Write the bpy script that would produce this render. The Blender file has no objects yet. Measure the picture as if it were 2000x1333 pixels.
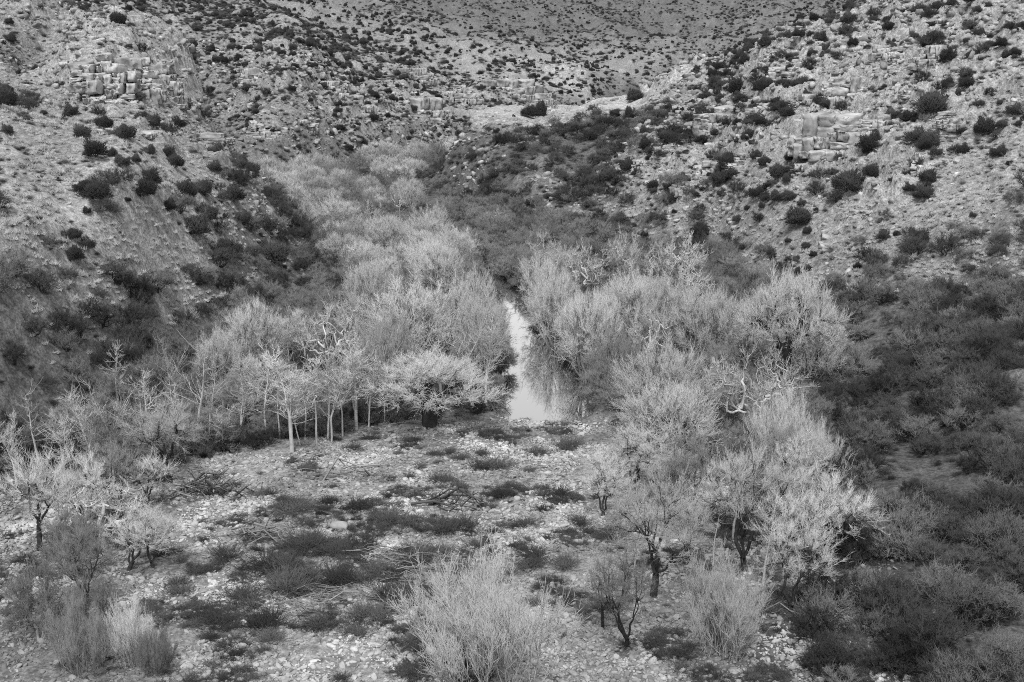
import bpy, math, random
import numpy as np

random.seed(11)
R = np.random.default_rng(11)
scene = bpy.context.scene
col = scene.collection

# ------------------------------------------------------------------ camera, sky, sun, exposure
CAM_H = 33.0
PITCH = math.radians(13.44)
F = 2370.0                       # focal length in pixels of a 2000 px wide picture
cam_d = bpy.data.cameras.new('camera')
cam_d.sensor_width = 36.0
cam_d.lens = 36.0 * F / 2000.0
cam_d.clip_end = 6000
cam = bpy.data.objects.new('camera', cam_d)
cam.location = (0, 0, CAM_H)
cam.rotation_euler = (math.pi / 2 - PITCH, 0, 0)
col.objects.link(cam)
scene.camera = cam

SUN_EL, SUN_AZ = math.radians(63), math.radians(-170)     # azimuth: clockwise from +Y (straight ahead)
world = bpy.data.worlds.new('World')
scene.world = world
world.use_nodes = True
wn = world.node_tree
sky = wn.nodes.new('ShaderNodeTexSky')
sky.sky_type = 'NISHITA'
sky.sun_disc = False
sky.sun_elevation = SUN_EL
sky.sun_rotation = SUN_AZ
bw = wn.nodes.new('ShaderNodeRGBToBW')                   # black and white photograph: neutral light
wn.links.new(sky.outputs[0], bw.inputs[0])
bg = wn.nodes['Background']
wn.links.new(bw.outputs[0], bg.inputs[0])
bg.inputs[1].default_value = 0.15
sun_d = bpy.data.lights.new('sun', 'SUN')
sun_d.energy = 1.5
sun_d.angle = math.radians(12)
sun = bpy.data.objects.new('sun', sun_d)
sun.rotation_euler = (math.pi / 2 - SUN_EL, 0, math.pi - SUN_AZ)
col.objects.link(sun)
sun.location = (0, 0, 300)
scene.view_settings.view_transform = 'Standard'
scene.view_settings.look = 'None'
scene.view_settings.exposure = 0.75
scene.view_settings.gamma = 1.0
scene.cycles.max_bounces = 3
scene.cycles.diffuse_bounces = 1
scene.cycles.use_denoising = False
scene.cycles.filter_width = 1.0

# ------------------------------------------------------------------ helpers: tags, materials
def tag(o, label=None, cat=None, group=None, kind=None):
    if label:
        if len(label.split()) > 16: label = label.replace('mid-sized ', '').replace(' some way from', ' near').replace(' far from', ' beyond')
        o['label'] = label
    if cat: o['category'] = cat
    if group: o['group'] = group
    if kind: o['kind'] = kind
    return o

def grey_mat(name, v, rough=0.9, vary=0.25, noise=None, bump=None, spec=0.2, dirt=None):
    """procedural grey: per-object variation times a noise pattern"""
    m = bpy.data.materials.new(name); m.use_nodes = True
    nt = m.node_tree; b = nt.nodes['Principled BSDF']
    b.inputs['Roughness'].default_value = rough
    b.inputs['Specular IOR Level'].default_value = spec
    oi = nt.nodes.new('ShaderNodeObjectInfo')
    mr = nt.nodes.new('ShaderNodeMapRange')
    mr.inputs[3].default_value = v * (1 - vary); mr.inputs[4].default_value = v * (1 + vary)
    nt.links.new(oi.outputs['Random'], mr.inputs[0])
    out = mr.outputs[0]
    if noise:
        scale, lo, hi = noise
        tc = nt.nodes.new('ShaderNodeTexCoord')
        nz = nt.nodes.new('ShaderNodeTexNoise'); nz.inputs['Scale'].default_value = scale; nz.inputs['Detail'].default_value = 4
        nt.links.new(tc.outputs['Object'], nz.inputs['Vector'])
        r2 = nt.nodes.new('ShaderNodeMapRange'); r2.inputs[1].default_value = .3; r2.inputs[2].default_value = .7
        r2.inputs[3].default_value = lo; r2.inputs[4].default_value = hi
        nt.links.new(nz.outputs['Fac'], r2.inputs[0])
        mu = nt.nodes.new('ShaderNodeMath'); mu.operation = 'MULTIPLY'
        nt.links.new(out, mu.inputs[0]); nt.links.new(r2.outputs[0], mu.inputs[1])
        out = mu.outputs[0]
        if bump:
            bp = nt.nodes.new('ShaderNodeBump'); bp.inputs['Strength'].default_value = bump; bp.inputs['Distance'].default_value = .15
            nt.links.new(nz.outputs['Fac'], bp.inputs['Height']); nt.links.new(bp.outputs[0], b.inputs['Normal'])
    if dirt:        # silt and damp patches that run across many stones
        ge = nt.nodes.new('ShaderNodeNewGeometry'); dz = nt.nodes.new('ShaderNodeTexNoise'); dz.inputs['Scale'].default_value = dirt[0]; dz.inputs['Detail'].default_value = 5; dz.inputs['Roughness'].default_value = .6
        nt.links.new(ge.outputs['Position'], dz.inputs['Vector'])
        r3 = nt.nodes.new('ShaderNodeMapRange'); r3.inputs[1].default_value = .38; r3.inputs[2].default_value = .62; r3.inputs[3].default_value = dirt[1]; r3.inputs[4].default_value = dirt[2]
        nt.links.new(dz.outputs['Fac'], r3.inputs[0])
        m3 = nt.nodes.new('ShaderNodeMath'); m3.operation = 'MULTIPLY'; nt.links.new(out, m3.inputs[0]); nt.links.new(r3.outputs[0], m3.inputs[1]); out = m3.outputs[0]
    nt.links.new(out, b.inputs['Base Color'])
    return m

M = {
    'willow': grey_mat('pale willow twigs', .55, vary=.28),
    'willow_mid': grey_mat('grey willow twigs', .24, vary=.25),
    'white_bark': grey_mat('white sycamore bark', .66, vary=.12, noise=(1.5, .7, 1.1)),
    'grey_bark': grey_mat('grey bark', .40, vary=.25, noise=(2.5, .6, 1.2)),
    'dark_bark': grey_mat('dark mesquite bark', .05, vary=.3, noise=(3, .6, 1.4)),
    'scrub': grey_mat('dark scrub twigs', .066, vary=.55),
    'scrub_mid': grey_mat('grey scrub twigs', .16, vary=.5),
    'juniper': grey_mat('juniper needles', .05, vary=.4),
    'weed': grey_mat('dry dark weeds', .085, vary=.6),
    'straw': grey_mat('pale dry grass', .42, vary=.3),
    'rock': grey_mat('limestone', .42, vary=.35, noise=(1.6, .6, 1.15), bump=.9, dirt=(.25, .6, 1.15)),
    'cliff': grey_mat('pale cliff limestone', .52, vary=.15, noise=(1.6, .6, 1.15), bump=.9, dirt=(.25, .6, 1.15)),
    'cobble': grey_mat('river cobble', .46, vary=.38, noise=(3, .8, 1.1), dirt=(.16, .42, 1.12)),
    'dark_drift': grey_mat('wet dark driftwood', .10, vary=.5, noise=(2.2, .5, 1.3)),
    'drift': grey_mat('weathered driftwood', .30, vary=.35, noise=(2.2, .5, 1.2)),
}

# ------------------------------------------------------------------ noise
_perm = R.permutation(512).astype(np.int64)
_g = R.normal(size=(512, 2)); _g /= np.linalg.norm(_g, axis=1)[:, None]
def gnoise(x, y, seed=0):
    xi = np.floor(x).astype(np.int64); yi = np.floor(y).astype(np.int64)
    xf = x - xi; yf = y - yi
    def gr(i, j):
        return _g[_perm[(_perm[(i + seed * 37) & 511] + j) & 511]]
    u = xf * xf * xf * (xf * (xf * 6 - 15) + 10); v = yf * yf * yf * (yf * (yf * 6 - 15) + 10)
    def d(i, j, a, b):
        g = gr(i, j); return g[..., 0] * a + g[..., 1] * b
    n0 = d(xi, yi, xf, yf) * (1 - u) + d(xi + 1, yi, xf - 1, yf) * u
    n1 = d(xi, yi + 1, xf, yf - 1) * (1 - u) + d(xi + 1, yi + 1, xf - 1, yf - 1) * u
    return (n0 * (1 - v) + n1 * v) * 1.5
def fbm(x, y, octv, seed=0, gain=.5):
    s = 0; a = 1.0
    for k in range(octv):
        s = s + a * gnoise(x * 2 ** k + 13.7 * k, y * 2 ** k - 7.1 * k, seed + k); a *= gain
    return s
def sstep(a, b, x):
    t = np.clip((x - a) / (b - a), 0, 1); return t * t * (3 - 2 * t)

# ------------------------------------------------------------------ terrain control points
def ray(px, py):
    u = (px - 1000.0) / F; v = (666.5 - py) / F
    return u, math.cos(PITCH) + v * math.sin(PITCH), v * math.cos(PITCH) - math.sin(PITCH)
def at_depth(px, py, Y):
    a, b, c = ray(px, py); t = Y / b
    return a * t, Y, CAM_H + c * t

# (px, py, Y)  ->  rockiness, ground tone, juniper density /m2, scrub density /m2
CTRL = [
    # near slope with the boulder bench
    (0, 245, 146, .2, .36, .01, .01), (0, 380, 122, .1, .48, .01, .01), (0, 600, 103, .1, .19, .004, .2), (150, 600, 108, .1, .19, .004, .22), (270, 370, 140, .1, .5, .012, .01), (150, 380, 132, .1, .5, .012, .01),
    (400, 420, 152, .1, .42, .015, .05), (530, 490, 158, .1, .24, .01, .15), (450, 330, 192, .5, .30, .02, .05),
    (540, 392, 196, .4, .26, .01, .09), (150, 255, 160, .2, .32, .01, .01), (390, 262, 205, .3, .32, .012, .01),
    (150, 226, 178, .1, .42, .02, .0), (380, 236, 216, .1, .42, .02, .0), (300, 480, 136, .1, .42, .006, .09), (300, 600, 123, .1, .17, .003, .28), (430, 560, 140, .1, .17, .004, .28),
    (480, 400, 172, .4, .30, .016, .08), (150, 500, 120, .1, .42, .006, .06),
    # cliff behind the bench and the ridge above it
    (140, 205, 198, .7, .40, .008, 0), (370, 212, 228, .7, .40, .008, 0), (140, 100, 220, .8, .42, .006, 0), (370, 108, 248, .8, .42, .006, 0),
    (250, 60, 270, .6, .40, .01, 0), (60, 20, 260, .6, .40, .01, 0), (450, 130, 280, .5, .38, .02, 0),
    # far hillside running to the river bend
    (430, 300, 262, .6, .38, .02, .02), (560, 340, 300, .6, .36, .02, .02), (560, 200, 360, .7, .38, .02, 0), (600, 105, 450, .5, .38, .02, 0),
    (480, 200, 300, .6, .38, .02, 0), (700, 270, 375, .7, .38, .02, 0), (850, 285, 425, .7, .38, .015, 0), (820, 220, 450, .8, .40, .013, 0),
    (900, 205, 520, .8, .40, .012, 0), (800, 135, 600, .5, .38, .014, 0), (700, 60, 800, .3, .38, .008, 0), (700, 170, 450, .6, .38, .018, 0),
    (1000, 165, 640, .8, .42, .006, 0), (1000, 215, 560, .5, .38, .01, 0), (1150, 195, 660, .5, .38, .008, 0),
    # back hill
    (1000, 95, 1000, .2, .25, .007, 0), (1300, 95, 1200, .2, .25, .007, 0), (1300, 180, 800, .2, .25, .007, 0), (1450, 120, 900, .2, .25, .008, 0),
    (1000, -40, 1700, .2, .25, .006, 0), (1500, -60, 1900, .2, .25, .006, 0), (1900, -60, 1700, .2, .25, .006, 0), (300, -60, 1300, .2, .25, .006, 0),
    # flat terrace above the bend, its face, and the dip behind it
    (1000, 250, 300, .2, .27, .006, .04), (1080, 238, 304, .2, .28, .006, .03), (1240, 222, 322, .2, .36, .01, .01), (1150, 212, 400, .2, .42, .012, .0),
    (905, 350, 275, .2, .19, .004, .06), (1000, 300, 278, .2, .19, .008, .09), (1000, 380, 250, .2, .22, .006, .1), (1150, 330, 262, .2, .2, .01, .09), (1150, 250, 292, .2, .2, .01, .08),
    (1100, 400, 238, .3, .26, .01, .09),
    # big rocky slope
    (1300, 300, 242, .6, .40, .02, .006), (1400, 200, 272, .6, .40, .018, .002), (1490, 105, 262, .8, .42, .02, 0), (1610, 260, 202, .9, .43, .012, .002),
    (1600, 400, 180, .6, .40, .022, .006), (1850, 100, 212, .9, .42, .02, 0), (1850, 300, 175, .6, .42, .012, .004), (1850, 450, 154, .4, .42, .008, .02),
    (1250, 400, 225, .6, .37, .018, .02), (1450, 400, 196, .6, .39, .02, .012), (1850, 530, 146, .2, .3, .004, .08), (1400, 480, 192, .3, .28, .01, .1), (1650, 480, 166, .4, .38, .012, .02),
    (1700, 600, 140, .1, .2, 0, .16), (1850, 700, 115, .1, .16, 0, .22), (1850, 1000, 80, .1, .15, 0, .28), (1850, 1235, 62, .1, .15, 0, .3),
    (1700, 800, 108, .1, .16, 0, .22), (1700, 1000, 84, .1, .17, 0, .22), (1650, 1200, 67, .1, .17, 0, .25),
]
EXTRA = [  # X, Y, Z, rock, tone, juniper, scrub : outside the picture or behind other ground
    (-100, 100, 34, .4, .36, .01, .01), (-130, 200, 52, .6, .4, .01, 0), (-85, 60, 20, .3, .3, .01, .03), (-60, 60, 5, .1, .2, 0, .1), (-46, 84, 2.5, .1, .2, 0, .1),
    (-120, 300, 48, .5, .38, .015, 0), (-95, 250, 30, .5, .38, .015, 0),
    (110, 110, 30, .5, .38, .01, .01), (130, 200, 52, .7, .4, .01, 0), (90, 70, 16, .3, .3, .005, .06), (60, 55, 7, .1, .15, 0, .25), (120, 300, 60, .6, .4, .01, 0), (85, 330, 40, .6, .4, .01, 0),
    (60, 380, 24, .4, .38, .01, 0), (25, 460, 5, .3, .35, .01, 0), (70, 470, 6, .3, .35, .01, 0), (-5, 440, 2, .3, .3, .01, .02), (150, 550, 25, .4, .36, .01, 0),
    (300, 800, 60, .3, .34, .008, 0), (-250, 800, 90, .3, .36, .008, 0), (-200, 500, 70, .4, .38, .01, 0), (200, 450, 60, .5, .38, .01, 0),
    (500, 1500, 110, .2, .25, .006, 0), (-500, 1500, 140, .2, .25, .006, 0), (0, 2300, 210, .2, .25, .006, 0), (900, 2300, 240, .2, .25, .005, 0), (-900, 2300, 240, .2, .25, .005, 0),
    (0, 0, 31.2, .3, .3, .0, .0), (0, 10, 24, .3, .3, 0, 0), (0, 25, 11, .3, .3, 0, .02), (0, 45, 1.5, .1, .3, 0, .03), (-40, 0, 31, .3, .3, .01, .01), (40, 0, 31, .3, .3, .01, .01),
    (-40, 25, 14, .2, .3, 0, .03), (40, 25, 14, .2, .3, 0, .03), (0, -30, 36, .3, .3, .01, .01), (80, 10, 34, .3, .3, .01, .02), (-80, 10, 34, .3, .3, .01, .02), (32, 45, 3, .1, .15, 0, .25), (-36, 45, 3, .1, .25, 0, .05),
]
FLOOR = np.array([(-50, 48), (-44, 80), (-37, 96), (-33, 122), (-28, 158), (-25, 190), (-34, 225), (-52, 268), (-78, 296), (-80, 325), (-61, 330), (-45, 356), (-29, 396), (-8, 432), (30, 462), (70, 474),
                  (70, 452), (22, 430), (-8, 405), (-24, 376), (-25, 300), (-11, 268), (0, 236), (17, 214), (30, 184), (36, 143), (27, 96), (19, 75), (15, 62), (13, 48)], float)
for i in range(0, len(FLOOR)):
    EXTRA.append((FLOOR[i, 0], FLOOR[i, 1], 0.2, .1, .2, .001, .15 if FLOOR[i, 1] < 300 else .05))
for q in [(-10, 60), (-10, 85), (8, 85), (-20, 100)]:
    EXTRA.append((q[0], q[1], .1, 0, .44, 0, .0))
for q in [(-12, 125), (15, 125), (-10, 160), (14, 160), (-8, 200), (8, 190), (-22, 250), (-45, 300), (-38, 340)]:
    EXTRA.append((q[0], q[1], .1, 0, .16, 0, .0))
rows = [at_depth(*c[:3]) + c[3:] for c in CTRL] + EXTRA
rows = np.array(rows, float)
rows[(rows[:, 0] > 18) & (rows[:, 1] > 150) & (rows[:, 1] < 300), 5] *= 4.2
rows[(rows[:, 0] < -5) & (rows[:, 1] > 250) & (rows[:, 1] < 640), 5] *= 2.0
def fan(X, Y):
    return X / (Y + 45.0), np.log(Y + 45.0) * .32
ca, cl = fan(rows[:, 0], rows[:, 1])
def kern(da, dl, c):
    return np.sqrt(da * da + dl * dl + c * c)
C0 = .012
n = len(rows)
A = np.zeros((n + 1, n + 1))
A[:n, :n] = kern(ca[:, None] - ca[None], cl[:, None] - cl[None], C0) + np.eye(n) * 1e-4
A[:n, n] = 1; A[n, :n] = 1
# heights are interpolated as angles seen from the hilltop, so far ground is weighted like near ground
VAL = rows[:, 2:7].copy()
VAL[:, 0] = (VAL[:, 0] - CAM_H) / (rows[:, 1] + 45.0)
W = np.linalg.solve(A, np.vstack([VAL, np.zeros((1, 5))]))
def fields(X, Y):
    X = np.asarray(X, float).ravel(); Y = np.asarray(Y, float).ravel()
    out = np.empty((len(X), 5))
    for i in range(0, len(X), 20000):
        a, l = fan(X[i:i + 20000], Y[i:i + 20000])
        K = kern(a[:, None] - ca[None], l[:, None] - cl[None], C0)
        out[i:i + 20000] = K @ W[:n] + W[n]
    out[:, 0] = out[:, 0] * (Y + 45.0) + CAM_H
    out[:, 1] = np.clip(out[:, 1], 0, 1); out[:, 2] = np.clip(out[:, 2], .12, .55); out[:, 3:] = np.clip(out[:, 3:], 0, 1)
    return out
def poly_dist(X, Y, P):
    """signed distance, positive outside"""
    d = np.full(len(X), 1e9); inside = np.zeros(len(X), bool)
    for i in range(len(P)):
        ax, ay = P[i]; bx, by = P[(i + 1) % len(P)]
        ex, ey = bx - ax, by - ay
        t = np.clip(((X - ax) * ex + (Y - ay) * ey) / (ex * ex + ey * ey), 0, 1)
        d = np.minimum(d, np.hypot(X - ax - t * ex, Y - ay - t * ey))
        c = ((ay > Y) != (by > Y)) & (X < ex * (Y - ay) / (ey if ey else 1e-9) + ax)
        inside ^= c
    return np.where(inside, -d, d)
RIVER = np.array([(2.9, 112.0), (2.6, 130), (1.3, 148), (-1.0, 172), (-11, 210), (-24, 258), (-38, 305), (-41, 340), (-26, 385), (0, 425), (40, 458)], float)
RIVER_W = np.array([4.6, 3.2, 1.8, 1.6, 2.0, 2.0, 2.0, 2.0, 2.0, 2.0, 2.0])
def river_dist(X, Y):
    d = np.full(len(X), 1e9)
    for i in range(len(RIVER) - 1):
        ax, ay = RIVER[i]; ex, ey = RIVER[i + 1] - RIVER[i]
        t = np.clip(((X - ax) * ex + (Y - ay) * ey) / (ex * ex + ey * ey), 0, 1)
        w = RIVER_W[i] * (1 - t) + RIVER_W[i + 1] * t
        d = np.minimum(d, np.hypot(X - ax - t * ex, Y - ay - t * ey) - w)
    return d
TERRACE = np.array([(-10, 306), (12, 300), (40, 318), (56, 345), (56, 392), (14, 400), (-4, 385), (-12, 345)], float)
WATER_Z = -0.35
def terrain(X, Y):
    X = np.asarray(X, float).ravel(); Y = np.asarray(Y, float).ravel()
    f = fields(X, Y)
    z, rock = f[:, 0], f[:, 1]
    pd = poly_dist(X, Y, FLOOR)
    slope = sstep(0, 14, pd)
    # flat-topped terrace with a low broken rim above the river bend
    td = poly_dist(X, Y, TERRACE) + 2.2 * fbm(X / 11, Y / 11, 3, 51)
    top = 15.6 + .012 * (Y - 320) + .25 * gnoise(X / 9, Y / 9, 52)
    z = np.where(Y < 600, np.maximum(z, top - 1.5 * sstep(0, 1.2, td) - np.clip(td - 1.0, 0, None) * 1.0), z)
    z = z * slope + (1 - slope) * np.clip(z, -.2, .6) * sstep(-8, 2, pd)
    # big gullies and spurs, then ledges on rocky ground, then rubble
    far = np.clip(Y / 300.0, .3, 3)
    z = z + slope * far * 1.6 * fbm(X / (22 * far), Y / (30 * far), 4, 3)
    rg = np.abs(fbm(X / 95 + .3 * Y / 95, Y / 150, 4, 55))
    z = z + slope * sstep(430, 800, Y) * (15 + 18 * sstep(700, 1300, Y)) * (.45 - rg)
    warp = z + 3.2 * fbm(X / 17, Y / 17, 4, 11)
    p = np.where(Y < 330, 3.4, 5.5)
    fr = warp / p - np.floor(warp / p)
    step = p * (sstep(.0, .32, fr) - fr)
    lm = sstep(.42, .85, rock + .6 * fbm(X / 16, Y / 16, 3, 17)) * slope
    z = z + lm * step * .92
    z = z + slope * (.35 + .9 * rock) * (.55 * fbm(X / 4.5, Y / 4.5, 3, 21) + .45 * np.abs(fbm(X / 1.9, Y / 1.9, 3, 25)))
    fl = 1 - slope
    z = z + fl * (.28 * fbm(X / 9, Y / 9, 3, 31) + .1 * fbm(X / 1.3, Y / 1.3, 3, 35))
    rd = river_dist(X, Y) + .7 * fbm(X / 5, Y / 5, 3, 41)
    z = z - sstep(1.4, -1.4, rd) * 1.3
    return z, f, pd, rd, lm
def ground(X, Y):
    return terrain(X, Y)[0]

def vis_hit(px, py, y0=48, y1=2200, nstep=900):
    """first terrain point seen through each picture position (used to find where things stand)"""
    px = np.atleast_1d(np.asarray(px, float)); py = np.atleast_1d(np.asarray(py, float))
    Ys = np.exp(np.linspace(math.log(y0), math.log(y1), nstep))
    out = []
    for x, y in zip(px, py):
        a, b, c = ray(x, y); t = Ys / b
        d = (CAM_H + c * t) - ground(a * t, Ys)
        k = int(np.argmax(d < 0)) if (d < 0).any() else nstep - 1
        k = max(k, 1)
        w = d[k - 1] / (d[k - 1] - d[k] + 1e-9); w = min(max(w, 0), 1)
        Yh = Ys[k - 1] + (Ys[k] - Ys[k - 1]) * w
        out.append((a * Yh / b, Yh, CAM_H + c * Yh / b))
    return np.array(out)
def project(X, Y, Z):
    dz = Z - CAM_H
    dep = Y * math.cos(PITCH) - dz * math.sin(PITCH)
    up = Y * math.sin(PITCH) + dz * math.cos(PITCH)
    return 1000 + F * X / dep, 666.5 - F * up / dep, dep
def visible(X, Y, Z):
    """line of sight over the bare terrain"""
    ok = np.ones(len(X), bool)
    for s in np.linspace(.25, .985, 40):
        ok &= (CAM_H + (Z - CAM_H) * s) > ground(X * s, Y * s) - .3
    px, py, _ = project(X, Y, Z)
    return ok & (px > -20) & (px < 2020) & (py > -20) & (py < 1353)

def new_mesh(name, verts, faces_flat, loop_tot, mats, smooth=False):
    me = bpy.data.meshes.new(name)
    verts = np.asarray(verts, np.float32)
    me.vertices.add(len(verts)); me.vertices.foreach_set('co', verts.ravel())
    faces_flat = np.asarray(faces_flat, np.int32).ravel()
    nf = len(faces_flat) // loop_tot
    me.loops.add(len(faces_flat)); me.loops.foreach_set('vertex_index', faces_flat)
    me.polygons.add(nf)
    me.polygons.foreach_set('loop_start', np.arange(nf, dtype=np.int32) * loop_tot)
    me.polygons.foreach_set('loop_total', np.full(nf, loop_tot, np.int32))
    if smooth: me.polygons.foreach_set('use_smooth', np.ones(nf, bool))
    me.update(calc_edges=True)
    for m in (mats if isinstance(mats, (list, tuple)) else [mats]): me.materials.append(m)
    return me

# ------------------------------------------------------------------ terrain mesh
def ground_material():
    m = bpy.data.materials.new('dry ground'); m.use_nodes = True
    nt = m.node_tree; b = nt.nodes['Principled BSDF']
    b.inputs['Roughness'].default_value = .95; b.inputs['Specular IOR Level'].default_value = .1
    at = nt.nodes.new('ShaderNodeAttribute'); at.attribute_name = 'tone'
    tc = nt.nodes.new('ShaderNodeTexCoord')
    def nz(scale, det, lo, hi, a=.3, bb=.7):
        t = nt.nodes.new('ShaderNodeTexNoise'); t.inputs['Scale'].default_value = scale; t.inputs['Detail'].default_value = det
        t.inputs['Roughness'].default_value = .65
        nt.links.new(tc.outputs['Object'], t.inputs['Vector'])
        r = nt.nodes.new('ShaderNodeMapRange'); r.inputs[1].default_value = a; r.inputs[2].default_value = bb; r.inputs[3].default_value = lo; r.inputs[4].default_value = hi
        nt.links.new(t.outputs['Fac'], r.inputs[0]); return t, r
    def mul(x, y):
        k = nt.nodes.new('ShaderNodeMath'); k.operation = 'MULTIPLY'; nt.links.new(x, k.inputs[0]); nt.links.new(y, k.inputs[1]); return k.outputs[0]
    t1, r1 = nz(.12, 5, .75, 1.2); t2, r2 = nz(1.1, 5, .55, 1.3, .35, .65); t3, r3 = nz(4.0, 3, .6, 1.3, .35, .65)
    c = mul(mul(mul(at.outputs['Fac'], r1.outputs[0]), r2.outputs[0]), r3.outputs[0])
    nt.links.new(c, b.inputs['Base Color'])
    bp = nt.nodes.new('ShaderNodeBump'); bp.inputs['Strength'].default_value = .8; bp.inputs['Distance'].default_value = .25
    nt.links.new(t2.outputs['Fac'], bp.inputs['Height'])
    bp2 = nt.nodes.new('ShaderNodeBump'); bp2.inputs['Strength'].default_value = .7; bp2.inputs['Distance'].default_value = .1
    nt.links.new(t3.outputs['Fac'], bp2.inputs['Height']); nt.links.new(bp.outputs[0], bp2.inputs['Normal'])
    nt.links.new(bp2.outputs[0], b.inputs['Normal'])
    return m
NC = 660
ys = np.concatenate([np.linspace(-38, 50, 26)[:-1], np.linspace(50, 135, 210)[:-1], np.linspace(135, 310, 330)[:-1],
                     np.linspace(310, 620, 170)[:-1], np.exp(np.linspace(math.log(620), math.log(2600), 110))])
aa = np.linspace(-.58, .58, NC)
AA, YY = np.meshgrid(aa, ys)
XX = AA * (YY + 45.0)
tz, tf, tpd, trd, tlm = terrain(XX, YY)
nr = len(ys)
idx = np.arange(nr * NC).reshape(nr, NC)
quads = np.stack([idx[:-1, :-1], idx[:-1, 1:], idx[1:, 1:], idx[1:, :-1]], -1)
me = new_mesh('terrain', np.stack([XX.ravel(), YY.ravel(), tz], 1), quads, 4, ground_material(), True)
tone = tf[:, 2] * .74 + .06 * tlm
ter = sstep(1.0, -1.0, poly_dist(XX.ravel(), YY.ravel(), TERRACE))
tone = tone * (1 - ter) + .46 * ter
bed = sstep(1.5, -.5, trd)
tone = tone * (1 - .45 * bed)
att = me.attributes.new('tone', 'FLOAT', 'POINT'); att.data.foreach_set('value', tone.astype(np.float32))
terr = bpy.data.objects.new('terrain', me); col.objects.link(terr)
tag(terr, 'dry rocky canyon ground with pale river gravel and steep slopes', 'terrain', kind='structure')

# ------------------------------------------------------------------ water
wm = bpy.data.materials.new('still river water'); wm.use_nodes = True
nt = wm.node_tree; b = nt.nodes['Principled BSDF']
b.inputs['Base Color'].default_value = (.86, .86, .86, 1); b.inputs['Metallic'].default_value = 1.0; b.inputs['Roughness'].default_value = .02
b.inputs['IOR'].default_value = 1.33; b.inputs['Specular IOR Level'].default_value = 1.0
tc = nt.nodes.new('ShaderNodeTexCoord'); nz = nt.nodes.new('ShaderNodeTexNoise'); nz.inputs['Scale'].default_value = 2.5; nz.inputs['Detail'].default_value = 3
nt.links.new(tc.outputs['Object'], nz.inputs['Vector'])
bp = nt.nodes.new('ShaderNodeBump'); bp.inputs['Strength'].default_value = .015; bp.inputs['Distance'].default_value = .04
nt.links.new(nz.outputs['Fac'], bp.inputs['Height']); nt.links.new(bp.outputs[0], b.inputs['Normal'])
L, Rr = [], []
pts = []
for i in range(len(RIVER) - 1):
    for s in np.linspace(0, 1, 8, endpoint=False): pts.append((RIVER[i] * (1 - s) + RIVER[i + 1] * s, RIVER_W[i] * (1 - s) + RIVER_W[i + 1] * s))
pts.append((RIVER[-1], RIVER_W[-1])); pts.insert(0, (RIVER[0] - np.array([0, 7.5]), 6.0))
P = np.array([p[0] for p in pts]); Wd = np.array([p[1] for p in pts]) + 2.6
T = np.gradient(P, axis=0); T /= np.linalg.norm(T, axis=1)[:, None]
Nn = np.stack([T[:, 1], -T[:, 0]], 1)
vl = P - Nn * Wd[:, None]; vr = P + Nn * Wd[:, None]
k = len(P)
verts = np.concatenate([np.c_[vl, np.full(k, WATER_Z)], np.c_[vr, np.full(k, WATER_Z)]])
f = [(i, i + k, i + 1 + k, i + 1) for i in range(k - 1)]
wo = bpy.data.objects.new('river_water', new_mesh('river_water', verts, f, 4, wm)); col.objects.link(wo)
tag(wo, 'still pale river pool reflecting the sky between bare trees', 'water', kind='structure')

# ------------------------------------------------------------------ tube / twig builders
def perp(D):
    ref = np.where(np.abs(D[:, 2:3]) < .9, np.array([[0, 0, 1.0]]), np.array([[1.0, 0, 0]]))
    U = np.cross(D, ref); U /= np.linalg.norm(U, axis=1)[:, None] + 1e-9
    return U, np.cross(D, U)
def prisms(P0, P1, R0, R1, k):
    """tapered k-sided prisms as triangles"""
    P0 = np.asarray(P0, float); P1 = np.asarray(P1, float); R0 = np.asarray(R0, float); R1 = np.asarray(R1, float)
    D = P1 - P0; ln = np.linalg.norm(D, axis=1) + 1e-9; D /= ln[:, None]
    U, V = perp(D)
    th = np.arange(k) * 2 * math.pi / k
    ring = np.cos(th)[None, :, None] * U[:, None] + np.sin(th)[None, :, None] * V[:, None]
    a = P0[:, None] + ring * R0[:, None, None]; c = P1[:, None] + ring * R1[:, None, None]
    v = np.concatenate([a, c], 1).reshape(-1, 3)
    base = (np.arange(len(P0)) * 2 * k)[:, None]
    i = np.arange(k); j = (i + 1) % k
    t = np.concatenate([np.stack([i, j, k + j], 1), np.stack([i, k + j, k + i], 1)])
    return v, (base[:, :, None] + t[None]).reshape(-1, 3)
def cones(P0, P1, R0):
    """three-sided pointed twigs, three faces each"""
    D = P1 - P0; D = D / (np.linalg.norm(D, axis=1)[:, None] + 1e-9)
    U, V = perp(D)
    th = np.arange(3) * 2 * math.pi / 3
    ring = np.cos(th)[None, :, None] * U[:, None] + np.sin(th)[None, :, None] * V[:, None]
    a = P0[:, None] + ring * R0[:, None, None]
    v = np.concatenate([a, P1[:, None]], 1).reshape(-1, 3)
    base = (np.arange(len(P0)) * 4)[:, None, None]
    return v, (base + np.array([[0, 1, 3], [1, 2, 3], [2, 0, 3]])[None]).reshape(-1, 3)
def join(parts):
    vs, fs, o = [], [], 0
    for v, f in parts:
        vs.append(v); fs.append(f + o); o += len(v)
    return np.concatenate(vs), np.concatenate(fs)

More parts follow.
